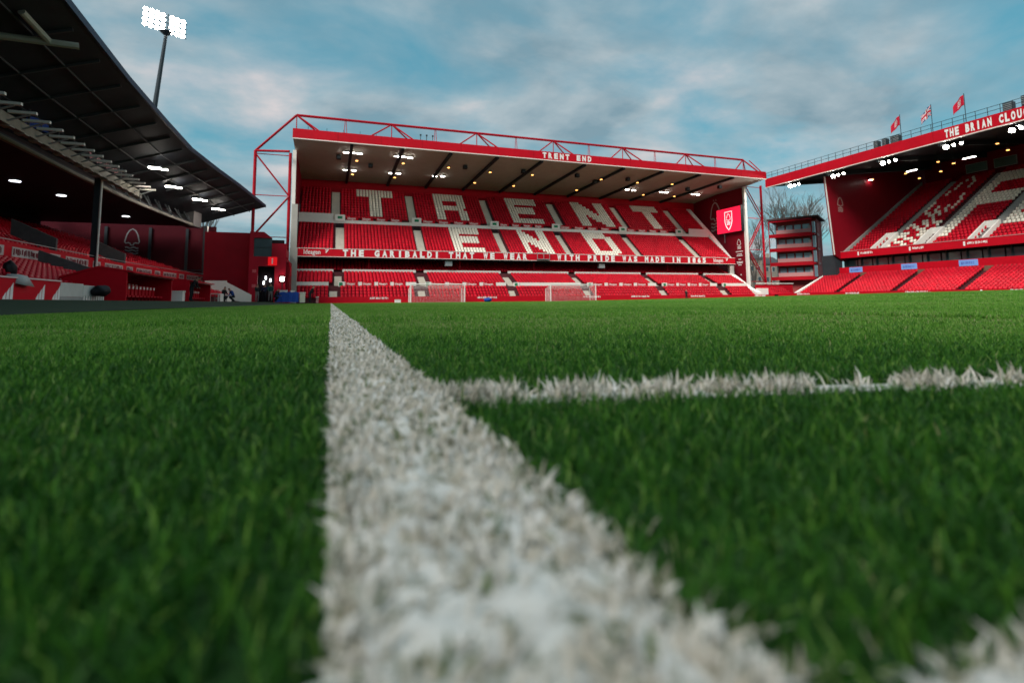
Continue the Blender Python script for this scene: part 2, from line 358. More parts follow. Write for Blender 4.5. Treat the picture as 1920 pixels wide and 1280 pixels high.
def grass_field(name, srcs, pts, label):
    me = bpy.data.meshes.new(name); P = np.array(pts, np.float32); me.vertices.add(len(P)); me.vertices.foreach_set('co', P.ravel()); me.update()
    ob = link(bpy.data.objects.new(name, me), (0, 0, 0), label=label, cat='grass', kind='stuff')
    ng = bpy.data.node_groups.new(name, 'GeometryNodeTree')
    ng.interface.new_socket('Geometry', in_out='INPUT', socket_type='NodeSocketGeometry'); ng.interface.new_socket('Geometry', in_out='OUTPUT', socket_type='NodeSocketGeometry')
    gi = ng.nodes.new('NodeGroupInput'); go = ng.nodes.new('NodeGroupOutput'); L = ng.links.new
    g2i = ng.nodes.new('GeometryNodeGeometryToInstance')
    for s in srcs:
        oi = ng.nodes.new('GeometryNodeObjectInfo'); oi.inputs['Object'].default_value = s; oi.inputs['As Instance'].default_value = True
        L(oi.outputs['Geometry'], g2i.inputs[0])
    iop = ng.nodes.new('GeometryNodeInstanceOnPoints'); L(gi.outputs[0], iop.inputs['Points']); L(g2i.outputs[0], iop.inputs['Instance'])
    iop.inputs['Pick Instance'].default_value = True
    rv = ng.nodes.new('FunctionNodeRandomValue'); rv.data_type = 'INT'
    for s in rv.inputs:
        if s.name == 'Min' and s.type == 'INT': s.default_value = 0
        if s.name == 'Max' and s.type == 'INT': s.default_value = len(srcs) - 1
    L([o for o in rv.outputs if o.type == 'INT'][0], iop.inputs['Instance Index'])
    rv2 = ng.nodes.new('FunctionNodeRandomValue'); rv2.data_type = 'INT'; rv2.inputs['Seed'].default_value = 5
    for s in rv2.inputs:
        if s.name == 'Min' and s.type == 'INT': s.default_value = 0
        if s.name == 'Max' and s.type == 'INT': s.default_value = 3
    mul = ng.nodes.new('ShaderNodeMath'); mul.operation = 'MULTIPLY'; mul.inputs[1].default_value = math.pi / 2; L([o for o in rv2.outputs if o.type == 'INT'][0], mul.inputs[0])
    cmb = ng.nodes.new('ShaderNodeCombineXYZ'); L(mul.outputs[0], cmb.inputs['Z']); L(cmb.outputs[0], iop.inputs['Rotation'])
    L(iop.outputs[0], go.inputs[0])
    md = ob.modifiers.new('scatter', 'NODES'); md.node_group = ng
    return ob
PS = 1.5
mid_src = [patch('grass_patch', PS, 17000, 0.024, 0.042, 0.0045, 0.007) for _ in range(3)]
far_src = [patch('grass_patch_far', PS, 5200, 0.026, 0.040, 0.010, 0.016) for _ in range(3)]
mid_pts, far_pts = [], []
gx = [0.12 + PS * (i + .5) for i in range(2)] + [3.0 + PS * (i + .5) for i in range(45)] + [-PS * (i + .5) for i in range(2)]
gy = [3.0 + PS * (j + .5) for j in range(46)] + [-0.35 - PS * .5]
for x in gx:
    c = cross_y(x); ys = gy + ([0.4, 1.5, 2.3] if x < -1.6 else [])
    if x > 3.1:   # rows either side of the crossing line
        ys = gy[:-1] + [c - .14 - PS * .5, 2.25]; y = c + .14 + PS * .5
        while y < 2.25: ys.append(y); y += PS
    for y in ys:
        if y < 3 and -1.5 < x < 3.1 and y > -0.3: continue
        p = (x, y, float(gh(x, y)))
        (mid_pts if math.hypot(x, y) < 15 else far_pts).append(p)
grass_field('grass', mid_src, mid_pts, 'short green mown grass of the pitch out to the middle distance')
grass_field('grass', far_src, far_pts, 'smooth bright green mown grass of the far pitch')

# painted lines: bumpy paint-matted sheet + painted blades
LINE = ground_mat('line_paint', (0.13, 0.14, 0.08), (0.70, 0.69, 0.64), 75, 0.38, 0.50)
def vnoise(x, y, s, seed=0):
    xi, yi = np.floor(x * s), np.floor(y * s); fx, fy = x * s - xi, y * s - yi; fx = fx * fx * (3 - 2 * fx); fy = fy * fy * (3 - 2 * fy)
    def hh(a, b): v = np.sin(a * 127.1 + b * 311.7 + seed * 17.3) * 43758.5453; return v - np.floor(v)
    return (hh(xi, yi) * (1 - fx) + hh(xi + 1, yi) * fx) * (1 - fy) + (hh(xi, yi + 1) * (1 - fx) + hh(xi + 1, yi + 1) * fx) * fy
def line_sheet(name, us, vs, fn, amp=1.0):
    U, Vv = np.meshgrid(us, vs); X, Y2 = fn(U, Vv)
    e = np.clip(1 - np.abs(U) ** 6, 0, 1)
    z = gh(X, Y2) + 0.003 + (0.009 + 0.007 * vnoise(X, Y2, 85) + 0.008 * vnoise(X, Y2, 240, 3)) * e * amp
    V = np.stack([X, Y2, z], -1).reshape(-1, 3); nx = len(us)
    i = np.arange((len(vs) - 1) * (nx - 1)); r, c = i // (nx - 1), i % (nx - 1); a = r * nx + c
    me = fastmesh(name, V, F4=np.stack([a, a + 1, a + nx + 1, a + nx], -1), mats=[LINE]); me.polygons.foreach_set('use_smooth', [True] * len(me.polygons))
    return link(bpy.data.objects.new(name, me), (0, 0, 0), None, kind='structure')
us = np.linspace(-1, 1, 31)
tvs = np.concatenate([np.linspace(-0.5, 0.8, 320), np.linspace(0.81, 2.5, 170), np.linspace(2.55, 10, 110), np.linspace(10.5, 71, 90)])
touch = line_sheet('touchline', us, tvs, lambda u, v: (0.06 + 0.06 * u, v))
cvs = np.concatenate([np.linspace(0.10, 1.5, 260), np.linspace(1.52, 7, 120), np.linspace(7.2, 14, 30)])
half = line_sheet('crossing_line', us[::2], cvs, lambda u, v: (v, cross_y(v) + 0.7 * CW * u), amp=0.15)
def painted(parent, x, y, L0, L1, w, lean, rn, zoff=0.0):
    V, q4, t3, a = rnd_blades(x, y, gh(x, y) + zoff, L0, L1, w, None, lean, rn)
    me = fastmesh('painted_grass', V, t3, q4, [PAINT], a)
    return link(bpy.data.objects.new('painted_grass', me), (0, 0, 0), parent, kind='stuff')
n = 215000
y = np.concatenate([RNG.uniform(-0.3, 1.0, 110000), RNG.uniform(1.0, 3.0, 60000), 3 * np.exp(RNG.uniform(0, np.log(70 / 3), n - 170000))])
x = 0.06 + RNG.uniform(-0.055, 0.055, n) + RNG.normal(0, 0.0022, n)
cl = vnoise(x, y, 75, 9) * 0.6 + vnoise(x, y, 33, 4) * 0.4
k = (RNG.random(n) < np.clip((cl - 0.25) * 3.0, 0.08, 1) * (0.40 + 0.60 * sstep(.35, 1.2, y))) | (y > 4); x, y, cl = x[k], y[k], cl[k]; n = len(x)
d = np.hypot(x, y)
painted(touch, x, y, 0.006, 0.015, 0.0030 * np.clip(d / 0.8, 1, 9), 1.5, np.clip(RNG.normal(0.40, 0.27, n) + 0.4 * (cl - .3), 0, 1), 0.008 + 0.012 * RNG.random(n))
n = 17000
x = 0.1 + 6.5 * RNG.random(n) ** 2.0; y = cross_y(x) + RNG.normal(0, .42, n) * CW
k = RNG.random(n) < np.clip((vnoise(x, y, 30, 6) - .38) * 3.2, .04, 1); x, y = x[k], y[k]; n = len(x)
painted(half, x, y, 0.013, 0.034, np.full(n, 0.0036), 0.8, np.clip(RNG.normal(0.52, 0.22, n), 0, 1))
n = 200   # a few overspray-whitened, straw-pale tufts at the edge of the touchline close by
x = np.abs(RNG.normal(0, 0.018, n)) + 0.118; y = RNG.uniform(0.05, 0.26, n)
painted(touch, x, y, 0.009, 0.020, np.full(n, 0.0030), 1.2, np.clip(RNG.normal(0.15, 0.2, n), 0, 1))
scrap = line_sheet('line_scrap', us[::2], np.linspace(0.112, 0.9, 160), lambda u, v: (v, 0.090 + 0.02 * v + 0.014 * u), amp=0.9)   # scrap of another worn line close to the touchline
n = 2600
x = 0.112 + 0.6 * RNG.random(n) ** 1.4; y = 0.090 + 0.02 * x + RNG.uniform(-0.014, 0.016, n); k = RNG.random(n) < np.clip((vnoise(x, y, 40, 8) - .25) * 3, .1, 1); x, y = x[k], y[k]; n = len(x)
painted(scrap, x, y, 0.009, 0.018, np.full(n, 0.0034), 1.4, np.clip(RNG.normal(0.45, 0.25, n), 0, 1), 0.008)
# ------------------------------------------------------------------ pixel rays (a pixel gives a direction; distance comes from the plane it lies on)
def ray(x, y): return (RM @ Vector((x - 960, -(y - 473), -974.96))).normalized()
def onX(x, y, X0): d = ray(x, y); t = X0 / d.x; return Vector((X0, t * d.y, CAMZ + t * d.z))
def onY(x, y, Y0): d = ray(x, y); t = Y0 / d.y; return Vector((t * d.x, Y0, CAMZ + t * d.z))
def onZ(x, y, Z0): d = ray(x, y); t = (Z0 - CAMZ) / d.z; return Vector((t * d.x, t * d.y, Z0))
def rows(n, a0, z0, a1, z1):
    return [(a0 + (a1 - a0) * i / n, z0 + (z1 - z0) * i / max(n - 1, 1) * 1.0) for i in range(n)], (a1 - a0) / n
def terrace(mb, rw, d, fn, w0, w1, thick=0.45, m=0):
    top = []
    for i, (a, z) in enumerate(rw):
        top += [(a, z), (a + d - (0.0 if i == len(rw) - 1 else 0.0), z)]
    poly = top + [(rw[-1][0] + d, rw[-1][1] - thick), (rw[0][0], rw[0][1] - thick)]
    mb.prism(poly, fn, w0, w1, m)
def steps(mb, rw, d, fn, c, hw=0.6):
    for i, (a, z) in enumerate(rw):
        zr = z - rw[i - 1][1] if i else 0.25
        for k in (0, 1):
            a0 = a - (0.5 * d if k == 0 else 0.012); a1 = a - 0.012 if k == 0 else a + d * 0.5 - 0.014
            zt = z - zr * 0.5 if k == 0 else z + 0.012
            P = [fn(a0, z - zr - 0.1, c - hw), fn(a1, z - zr - 0.1, c - hw), fn(a1, z - zr - 0.1, c + hw), fn(a0, z - zr - 0.1, c + hw)]
            Q = [fn(a0, zt, c - hw), fn(a1, zt, c - hw), fn(a1, zt, c + hw), fn(a0, zt, c + hw)]
            mb.hexa(P + Q)
def glyph(c, u, v):
    if not (0 <= u <= 1 and 0 <= v <= 1): return False
    if c == 'T': return v > .74 or abs(u - .5) < .16
    if c == 'E': return u < .30 or v > .78 or v < .2 or (.4 < v < .64 and u < .86)
    if c == 'N': return u < .27 or u > .73 or abs(u - (1 - v)) < .21
    if c == 'R': return u < .25 or (v > .8 and u < .88) or (.38 < v < .56 and u < .88) or (u > .72 and v > .46 and u < .95) or (u > .72 and v < .44)
    if c == 'D': return u < .29 or ((v > .78 or v < .22) and u < .8) or (u > .70 and .14 < v < .86)
    if c == 'F': return u < .2 or v > .82 or (.46 < v < .62)
    if c == 'O': return u < .2 or u > .8 or v > .84 or v < .16
    return False

def smallprint(mb, u0, v0, w, h, fn, m=0):
    """print too small to read in the photograph: a row of uneven strokes"""
    r = random.Random(int(u0 * 100)); u = u0
    while u < u0 + w - .1:
        b = r.choice((.05, .08, .12)); t = r.choice((1, 1, .8)); o = r.choice((0, 0, .35))
        mb.hexa([fn(u, v0 + o * h * .5, 0), fn(u + b, v0 + o * h * .5, 0), fn(u + b, v0 + o * h * .5, .012), fn(u, v0 + o * h * .5, .012), fn(u, v0 + h * t, 0), fn(u + b, v0 + h * t, 0), fn(u + b, v0 + h * t, .012), fn(u, v0 + h * t, .012)], m)
        u += b + r.choice((.03, .05, .12))
ORD = 'first second third fourth fifth sixth seventh eighth ninth tenth eleventh twelfth thirteenth fourteenth fifteenth sixteenth seventeenth eighteenth nineteenth twentieth'.split()
# ================================================================== stand behind the goal
def goal_end_stand():
    T = thing('goal_end_stand', (34, 83, 0), 'red covered stand behind the goals, white seats spelling TRENT END', 'stand')
    fn = lambda a, z, w: (w, a, z)
    X0, X1 = -4.9, 71.3
    LA = rows(4, 73.15, 0.35, 75.15, 1.62); LB = rows(6, 75.5, 2.45, 79.0, 3.82); LC = rows(5, 79.35, 4.45, 82.6, 5.7)
    U1 = rows(12, 78.25, 6.95, 84.65, 11.62); U2 = rows(12, 84.98, 13.0, 91.35, 18.5)
    ais = {'LA': [.3, 12.2, 25.8, 38.4, 52.6, 65.2], 'LB': [.9, 12.7, 26.2, 38.1, 52.1, 64.4], 'LC': [], 'U1': [1.1, 13.0, 26.3, 37.8, 51.5, 64.1], 'U2': [.45, 12.5, 25.8, 39.2, 52.9, 65.6]}
    letters = {'U2': [('T', 3.7, 9.5), ('R', 16.7, 22.3), ('E', 30.2, 36.0), ('N', 43.9, 50.6), ('T', 57.1, 63.4)], 'U1': [('E', 18.2, 23.4), ('N', 30.0, 35.2), ('D', 42.6, 48.2)]}
    for nm, (rw, d) in (('LA', LA), ('LB', LB), ('LC', LC), ('U1', U1), ('U2', U2)):
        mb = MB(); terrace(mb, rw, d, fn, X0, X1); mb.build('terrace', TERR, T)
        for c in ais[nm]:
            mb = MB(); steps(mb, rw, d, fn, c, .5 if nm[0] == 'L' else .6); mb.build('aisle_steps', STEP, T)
        red = []; white = {}
        for i, (a, z) in enumerate(rw):
            x = X0 + 0.35
            while x < X1 - 0.2:
                if all(abs(x - c) > 0.8 for c in ais[nm]):
                    L_ = None
                    for k, (c, u0, u1) in enumerate(letters.get(nm, [])):
                        if u0 <= x <= u1 and glyph(c, (x - u0) / (u1 - u0), (i + .5 - .6) / (len(rw) - 1.0)): L_ = (k, c)
                    p = (x, a + d * 0.45, z)
                    (white.setdefault(L_, []) if L_ else red).append(p)
                x += 0.5
        seats('seats', red, 0, SEATR, T)
        for (k, c), pts in white.items(): seats('white_seats', pts, 0, SEATW, T, label='white seats forming a letter %s' % c)
    # white walls between the seat banks
    def wall(name, y0, y1, z0, z1, gaps, m=WHITE):
        xs = [X0] + sorted(sum([[c - .62, c + .62] for c in gaps], [])) + [X1]
        for a, b in zip(xs[0::2], xs[1::2]):
            if b - a > .2: MB().box(a, b, y0, y1, z0, z1).build(name, m, T)
    wall('parapet_wall', 75.2, 75.42, 2.4, 2.92, ais['LA'])
    wall('parapet_wall', 79.08, 79.3, 4.52, 4.9, ais['LB'])
    MB().box(X0, X1, 84.7, 84.93, 12.44, 12.95).build('gallery_wall', WHITE, T)
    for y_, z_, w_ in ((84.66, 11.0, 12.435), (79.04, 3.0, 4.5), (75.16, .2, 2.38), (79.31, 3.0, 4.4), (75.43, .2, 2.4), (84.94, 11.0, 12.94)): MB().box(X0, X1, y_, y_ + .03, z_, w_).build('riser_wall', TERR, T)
    # vomitory boxes with exit signs at each aisle of the gallery
    for c in ais['U1']:
        b = MB(); b.box(c - .75, c + .75, 84.5, 84.69, 12.75, 13.75, 0); b.box(c - .55, c + .55, 84.58, 84.655, 11.75, 12.3, 1)
        o = b.build('gallery_box', [WHITE, DARKIN], T)
        MB().box(c - .35, c + .35, 84.47, 84.495, 13.1, 13.5).build('exit_sign', GREENS, o)
    MB().box(X0, .1, 84.7, 84.9, 12.952, 13.9).build('gallery_end_wall', WHITE, T); MB().box(66.6, X1, 84.7, 84.9, 12.952, 14.0).build('gallery_end_wall', WHITE, T)
    # small sponsor boards along the gallery and the lower wall
    def sponsor(x, y, z, w, h):
        o = MB().box(x, x + w, y - .05, y, z, z + h).build('sponsor_board', RED, T)
        mb = textmesh('Ideagen', h * .95, lambda a, b, d: (x + .12 + a * (w - .35) / (h * .95 * 3.45), y - .056, z + .14 * h + b), 0)
        mb.build('lettering', PRINT, o)
    for k in range(5):
        a, b = ais['U1'][k] + 1.0, ais['U1'][k + 1] - 1.9
        for j in range(4): sponsor(a + (b - a) * j / 4, 84.68, 12.96, (b - a) / 4 * .78, .62)
    for k in (0, 1, 3, 4):
        a, b = ais['LA'][k] + 1.6, ais['LA'][k + 1] - 1.6
        for j in range(4): sponsor(a + (b - a) * j / 4, 75.18, 2.46, (b - a) / 4 * .74, .5)
    for c in ais['LA']:
        b = MB(); b.box(c + .62, c + 1.5, 75.1, 75.155, 2.3, 2.95, 0); o = b.build('gate_panel', WHITE, T)
        MB().box(c + .75, c + 1.2, 75.06, 75.095, 2.4, 2.85).build('exit_sign', GREENS, o)
    # banner across the upper tier
    bn = MB().box(X0, X1, 77.9, 78.15, 6.58, 7.73).build('banner', RED, T)
    for z in (6.55, 7.70): MB().box(X0, X1, 77.86, 77.897, z, z + .07).build('edge_trim', WHITE, bn)
    f2 = lambda u, v, w: (u, 77.895 - w, v)
    mb = MB(); lettering(mb, 'THE GARIBALDI THAT WE WEAR', 1.5, 6.67, 1.10, .70, .98, f2); mb.build('lettering', PRINT, bn); mb = MB(); lettering(mb, 'WITH PRIDE WAS MADE IN 1865', 35.0, 6.67, 1.112, .70, .98, f2)
    mb.build('lettering', PRINT, bn)
    for x0 in (-3.75, 66.3):
        textmesh('Ideagen', 1.0, lambda a, b, d: (x0 + a * .74, 77.89, 6.92 + b * .95), 0).build('sponsor_lettering', PRINT, bn)
        mb = MB(); ribbon(mb, [(x0 + 2.95, 7.15), (x0 + 3.1, 7.35), (x0 + 3.3, 7.6)], .14, f2); ribbon(mb, [(x0 + 2.9, 7.45), (x0 + 3.05, 7.6)], .12, f2); mb.build('sponsor_mark', PRINT, bn)
    pf = MB(); pf.box(31.3, 33.5, 77.5, 77.56, 6.75, 6.83); pf.box(31.3, 33.5, 77.5, 77.56, 7.75, 7.83)
    for x in (31.3, 32.4, 33.42): pf.box(x, x + .08, 77.5, 77.56, 6.831, 7.749)
    pf.build('camera_rail', GSTEEL, T); MB().box(31.3, 33.5, 77.5, 77.89, 6.66, 6.745).build('camera_platform', DSTEEL, T)
    # underside of the upper tier, pillars below it
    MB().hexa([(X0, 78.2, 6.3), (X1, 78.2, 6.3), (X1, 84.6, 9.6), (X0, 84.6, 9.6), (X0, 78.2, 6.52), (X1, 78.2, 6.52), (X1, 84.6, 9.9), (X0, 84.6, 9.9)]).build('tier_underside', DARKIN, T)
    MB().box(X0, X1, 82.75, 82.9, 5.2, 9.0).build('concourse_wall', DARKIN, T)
    MB().box(X0, X1, 80.2, 80.3, 6.62, 6.75).build('services_rail', GSTEEL, T)
    for x in (5.2, 19.0, 31.5, 44.6, 57.5): MB().tube((x, 79.6, 4.3), (x, 79.6, 7.35), .10, 8).build('pillar', REDS, T)
    for x in (17.0, 43.5): MB().box(x - .55, x + .55, 78.4, 79.0, 5.55, 6.5).build('duct_box', GSTEEL, T)
    # back and side walls
    MB().box(-5.3, 74.2, 92.2, 92.5, 16.5, 21.6).build('back_wall', RED, T)
    MB().box(-5.3, -5.02, 78.3, 92.19, 2.0, 21.3).build('side_wall', REDWY, T)
    sw = MB().box(73.9, 74.2, 78.3, 92.19, 0.1, 21.3).build('side_wall', REDWY, T)
    f3 = lambda u, v, w: (73.897 - w, 85.6 - u, v)
    mb = MB(); emblem(mb, 0, 13.8, 6.0, f3)
    for s in (-.35, .35): ribbon(mb, [(s - .15, 20.1), (s, 20.45), (s + .15, 20.1)], .07, f3)
    mb.build('wall_crest', mat('faded_print', (0.42, 0.30, 0.27), 0.7, .1), sw)
    mb = MB(); f4 = lambda u, v, w: (73.897 - w, 79.5 - u, v); emblem(mb, 0, 9.6, 1.9, f4)
    for z, w in ((9.1, .9), (8.6, .6), (8.3, .75), (7.6, .35), (7.1, .8), (6.85, .7), (6.5, .4)): mb.box(73.86, 73.897, 79.5 - w, 79.5 + w, z, z + .13)
    mb.box(73.86, 73.897, 79.2, 79.45, 4.6, 4.8)
    mb.build('wall_print', PRINT, sw)
    # raking parapet along the right-hand end
    mb = MB()
    prof = [(73.0, 1.25), (75.0, 2.1), (79.6, 5.0), (79.6, 7.7), (84.6, 12.9), (91.4, 19.3)]
    for (a, z), (b, w) in zip(prof[:-1], prof[1:]):
        if b - a < .1: mb.box(71.31, 72.3, a - .25, a + .25, z - .8, w); continue
        mb.hexa([(71.31, a, z - .9), (72.3, a, z - .9), (72.3, b, w - .9), (71.31, b, w - .9), (71.31, a, z), (72.3, a, z), (72.3, b, w), (71.31, b, w)])
    mb.build('raking_parapet', WHITE, T)
    MB().box(72.301, 73.89, 75, 92, 0, 1.5).build('end_base', REDW, T)
    for x, h, m in ((-5.25, 21.6, WHITE), (74.35, 21.5, WHITE)): MB().box(x - .24, x + .24, 77.75, 78.25, 0, h).build('end_column', m, T)
    MB().box(-5.9, -5.2, 77.2, 77.74, 0, 3.0).build('column_base', WHITE, T)
    # roof
    rf = MB().hexa([(-5.25, 74.0, 22.12), (75.5, 74.0, 22.12), (75.5, 93, 20.70), (-5.25, 93, 20.70), (-5.25, 74.0, 23.3), (75.5, 74.0, 23.3), (75.5, 93, 22.0), (-5.25, 93, 22.0)]).build('roof', SOFF, T)
    fa = MB().box(-5.3, 75.6, 73.72, 73.99, 22.16, 23.46).build('fascia', RED, T)
    MB().box(-5.28, 75.58, 73.70, 74.0, 22.03, 22.155).build('fascia_trim', WHITE, fa)
    for k in range(1, 14): MB().box(-5.3 + k * 5.78 - .02, -5.3 + k * 5.78 + .02, 73.705, 73.719, 22.17, 23.45).build('panel_seam', mat('seam_red', (.30, .003, .01), .6), fa)
    f5 = lambda u, v, w: (u, 73.715 - w, v)
    mb = MB(); lettering(mb, 'TRENT', 30.9, 22.37, .985, .66, .92, f5); mb.build('lettering', PRINT, fa); mb = MB(); lettering(mb, 'END', 30.9 + 6 * .985, 22.37, .985, .66, .92, f5); mb.build('lettering', PRINT, fa)
    for a, b in zip((2.33, 9.34, 16.4, 23.64, 30.98, 38.48, 45.73, 53.3, 61.06, 68.3), (2.13, 9.0, 15.7, 22.6, 29.7, 36.8, 43.8, 51, 58.1, 65.3)):
        MB().hexa([(a - .2, 74.05, 21.75), (a + .2, 74.05, 21.75), (b + .2, 92.1, 20.35), (b - .2, 92.1, 20.35), (a - .2, 74.05, 22.11), (a + .2, 74.05, 22.11), (b + .2, 92.1, 20.75), (b - .2, 92.1, 20.75)]).build('roof_beam', DARKB, rf)
    # steel truss over the roof
    ch = [(-5 + 12.92 * k, 76.0, 26.05) for k in range(7)]
    tr = MB().path([ch[0], ch[-1]], .19, 8).build('truss_chord', REDS, T)
    for k, (x, y, z) in enumerate(ch):
        for sx, ty in ((-3.6, 74.5), (3.6, 74.5), (4.3, 78.0)):
            if (k == 0 and sx < 0): continue
            e = x + sx
            if e > 75.4: e = 75.2
            MB().tube((x, y, z), (e, ty, 23.2), .11, 6).build('truss_diagonal', REDS, tr)
        MB().tube((x, y, z), (x, 76, 22.9), .07, 6).build('truss_post', REDS, tr)
        if k < 6:
            xm = x + 6.46
            for dx in (-.2, .25): MB().tube((xm + dx * .3, y, z), (xm + dx, 76, 22.9), .045, 5).build('truss_hanger', REDS, tr)
    for x in (-3.4, -1.0, 1.2, 3.4, 5.6): MB().tube((x, 74.2, 23.2), (x, 74.2, 24.0), .03, 5).build('roof_spike', DSTEEL, rf)
    for x in (12.0, 12.9, 13.8): MB().tube((x, 75, 23.1), (x, 75, 25.1 - .4), .05, 6).tube((x - .12, 75, 24.6), (x + .12, 75, 24.6), .12, 6).build('roof_antenna', DSTEEL, rf)
    return T
goal_end_stand()

def steel_tower(x0, x1, ztop, y, label, peak):
    T = thing('steel_tower', ((x0 + x1) / 2, y, 0), label, 'steel tower', 'steel towers at the ends of the goal stand roof')
    for x in (x0, x1):
        for dy in (-.0,): MB().tube((x, y + dy, 0), (x, y + dy, ztop), .21, 8).build('column', REDS, T)
    zs = np.linspace(3.4, ztop - .4, 4)
    for k, (a, b) in enumerate(zip(zs[:-1], zs[1:])):
        xa, xb = (x0, x1) if k % 2 else (x1, x0)
        for dy in (-.25, .25): MB().tube((xa, y + dy, a), (xb, y + dy, b), .10, 6).build('diagonal', REDS, T)
    for z in zs: MB().tube((x0, y, z), (x1, y, z), .06, 6).build('strut', REDS, T)
    if peak:
        for dy in (0, -2.0): MB().tube((x0, y, ztop), (peak[0], peak[1] + (0 if dy == 0 else 0.01), peak[2]) if dy == 0 else (x1, y + dy, ztop - .3), .17, 8).build('top_brace', REDS, T)
    return T
steel_tower(-10.35, -5.85, 21.3, 78.6, 'red steel lattice tower between the dark stand roof and the goal stand', (-5.0, 76, 26.05))
steel_tower(75.05, 79.0, 22.1, 78.6, 'red steel lattice tower in the corner beside the red video screen', None)
MB().tube((76.0, 74.6, 23.2), (74.0, 76.0, 26.05), .1).tube((72.52, 76, 26.05), (75.2, 74.6, 23.3), .14).build('roof_strut', REDS, label='short red strut at the end of the goal stand roof truss', cat='strut')

def video_screen():
    T = thing('video_screen', (73.6, 81.2, 13.0), 'large lit red video screen with a white shield on the stand side wall', 'screen')
    MB().box(73.25, 73.89, 77.95, 84.5, 12.95, 17.9).build('housing', BLACK, T)
    MB().box(73.18, 73.248, 78.05, 84.4, 13.05, 17.8).build('display', mat('screen_red', (0.6, 0.01, 0.03), .4, .03, 1, emit=.55, ecol=(1, .012, .05)), T)
    f = lambda u, v, w: (73.175 - w, 81.2 - u, v); mb = MB()
    ribbon(mb, [(-.95, 17.1), (.95, 17.1), (.95, 15.2), (.75, 14.5), (.35, 13.9), (0, 13.5), (-.35, 13.9), (-.75, 14.5), (-.95, 15.2)], .17, f, .01, True)
    emblem(mb, 0, 14.5, 2.2, f, d=.01)
    mb.build('shield', mat('screen_white', (.8, .75, .75), .4, .03, 1, emit=.5, ecol=(1, .9, .9)), T)
    MB().tube((73.6, 82.9, 11.2), (73.6, 82.9, 12.95), .07).build('bracket', GSTEEL, T)
video_screen()

def soffit_pt(x, y):
    z = 21.8
    for _ in range(4):
        p = onZ(x, y, z); z = 22.12 - (p.y - 74) * 1.42 / 19 - .02
    return onZ(x, y, z)
def lamp_bar(p, along, label, group, m, w=.9, d=.35, name='roof_light'):
    T = thing(name, p - Vector((0, 0, .30)), label, 'light', group)
    ax = Vector((1, 0, 0)) if along == 'x' else Vector((0, 1, 0)); bx = Vector((0, 1, 0)) if along == 'x' else Vector((1, 0, 0))
    q0 = p - Vector((0, 0, .30))
    def bb(w_, d_, z0, z1):
        P = [q0 + ax * sx * w_ / 2 + bx * sy * d_ / 2 for sx, sy in ((-1, -1), (1, -1), (1, 1), (-1, 1))]
        return MB().hexa([a + Vector((0, 0, z0)) for a in P] + [a + Vector((0, 0, z1)) for a in P])
    bb(w, d, .06, .18).build('housing', GSTEEL, T); bb(w * .94, d * .9, .0, .058).build('lens', m, T); bb(.08, .08, .181, .34).build('bracket', DSTEEL, T)
    return T
for k_, (x, y) in enumerate(sorted(((649, 283), (661, 283.5), (674, 285), (744, 290), (756, 291), (769, 293), (648, 316), (663, 317), (733, 322), (747, 322.5), (815, 328), (830, 328), (1176, 353), (1188, 354.5), (1240, 358), (1249, 358.5), (1300, 362), (1308, 363)))):
    lamp_bar(soffit_pt(x, y), 'x', '%s lit white strip light under the beige roof counted from the dark stand' % ORD[k_], 'white strip lights under the goal stand roof', LAMP, .75, .3)
for k_, (x, y) in enumerate(sorted(((669, 296), (661, 322), (756, 301), (740, 328), (841, 309), (919, 318), (890, 338), (998, 323), (963, 344), (1081, 352), (1127, 332), (1206, 361), (1195, 338), (1260, 341), (1264, 364)))):
    p = soffit_pt(x, y); T = thing('heater_lamp', p - Vector((0, 0, .45)), '%s glowing orange heater lamp under the beige roof counted from the dark stand' % ORD[k_], 'heater', 'orange heater lamps under the goal stand roof')
    MB().tube(p - Vector((0, 0, .45)), p - Vector((0, 0, .2)), .26, 8, .16).build('hood', GSTEEL, T); MB().tube(p - Vector((0, 0, .5)), p - Vector((0, 0, .455)), .2, 8).build('element', ORANGE, T); MB().tube(p - Vector((0, 0, .2)), p + Vector((0, 0, .05)), .03, 6).build('stem', DSTEEL, T)
for k_, (x, y) in enumerate(sorted(((635, 290), (695, 306), (872, 309), (981, 317), (1082, 325), (1115, 337), (1177, 332), (1289, 351), (1349, 347)))):
    p = soffit_pt(x, y); T = thing('loudspeaker', p - Vector((0, 0, .7)), '%s black loudspeaker under the beige roof counted from the dark stand' % ORD[k_], 'loudspeaker', 'black loudspeakers under the goal stand roof')
    MB().box(p.x - .32, p.x + .32, p.y - .3, p.y + .3, p.z - .7, p.z - .12).build('cabinet', BLACK, T); MB().tube(p - Vector((0, 0, .12)), p + Vector((0, 0, .05)), .04).build('bracket', DSTEEL, T)
    MB().box(p.x - .26, p.x + .26, p.y - .33, p.y - .302, p.z - .64, p.z - .18).build('grille', DSTEEL, T)

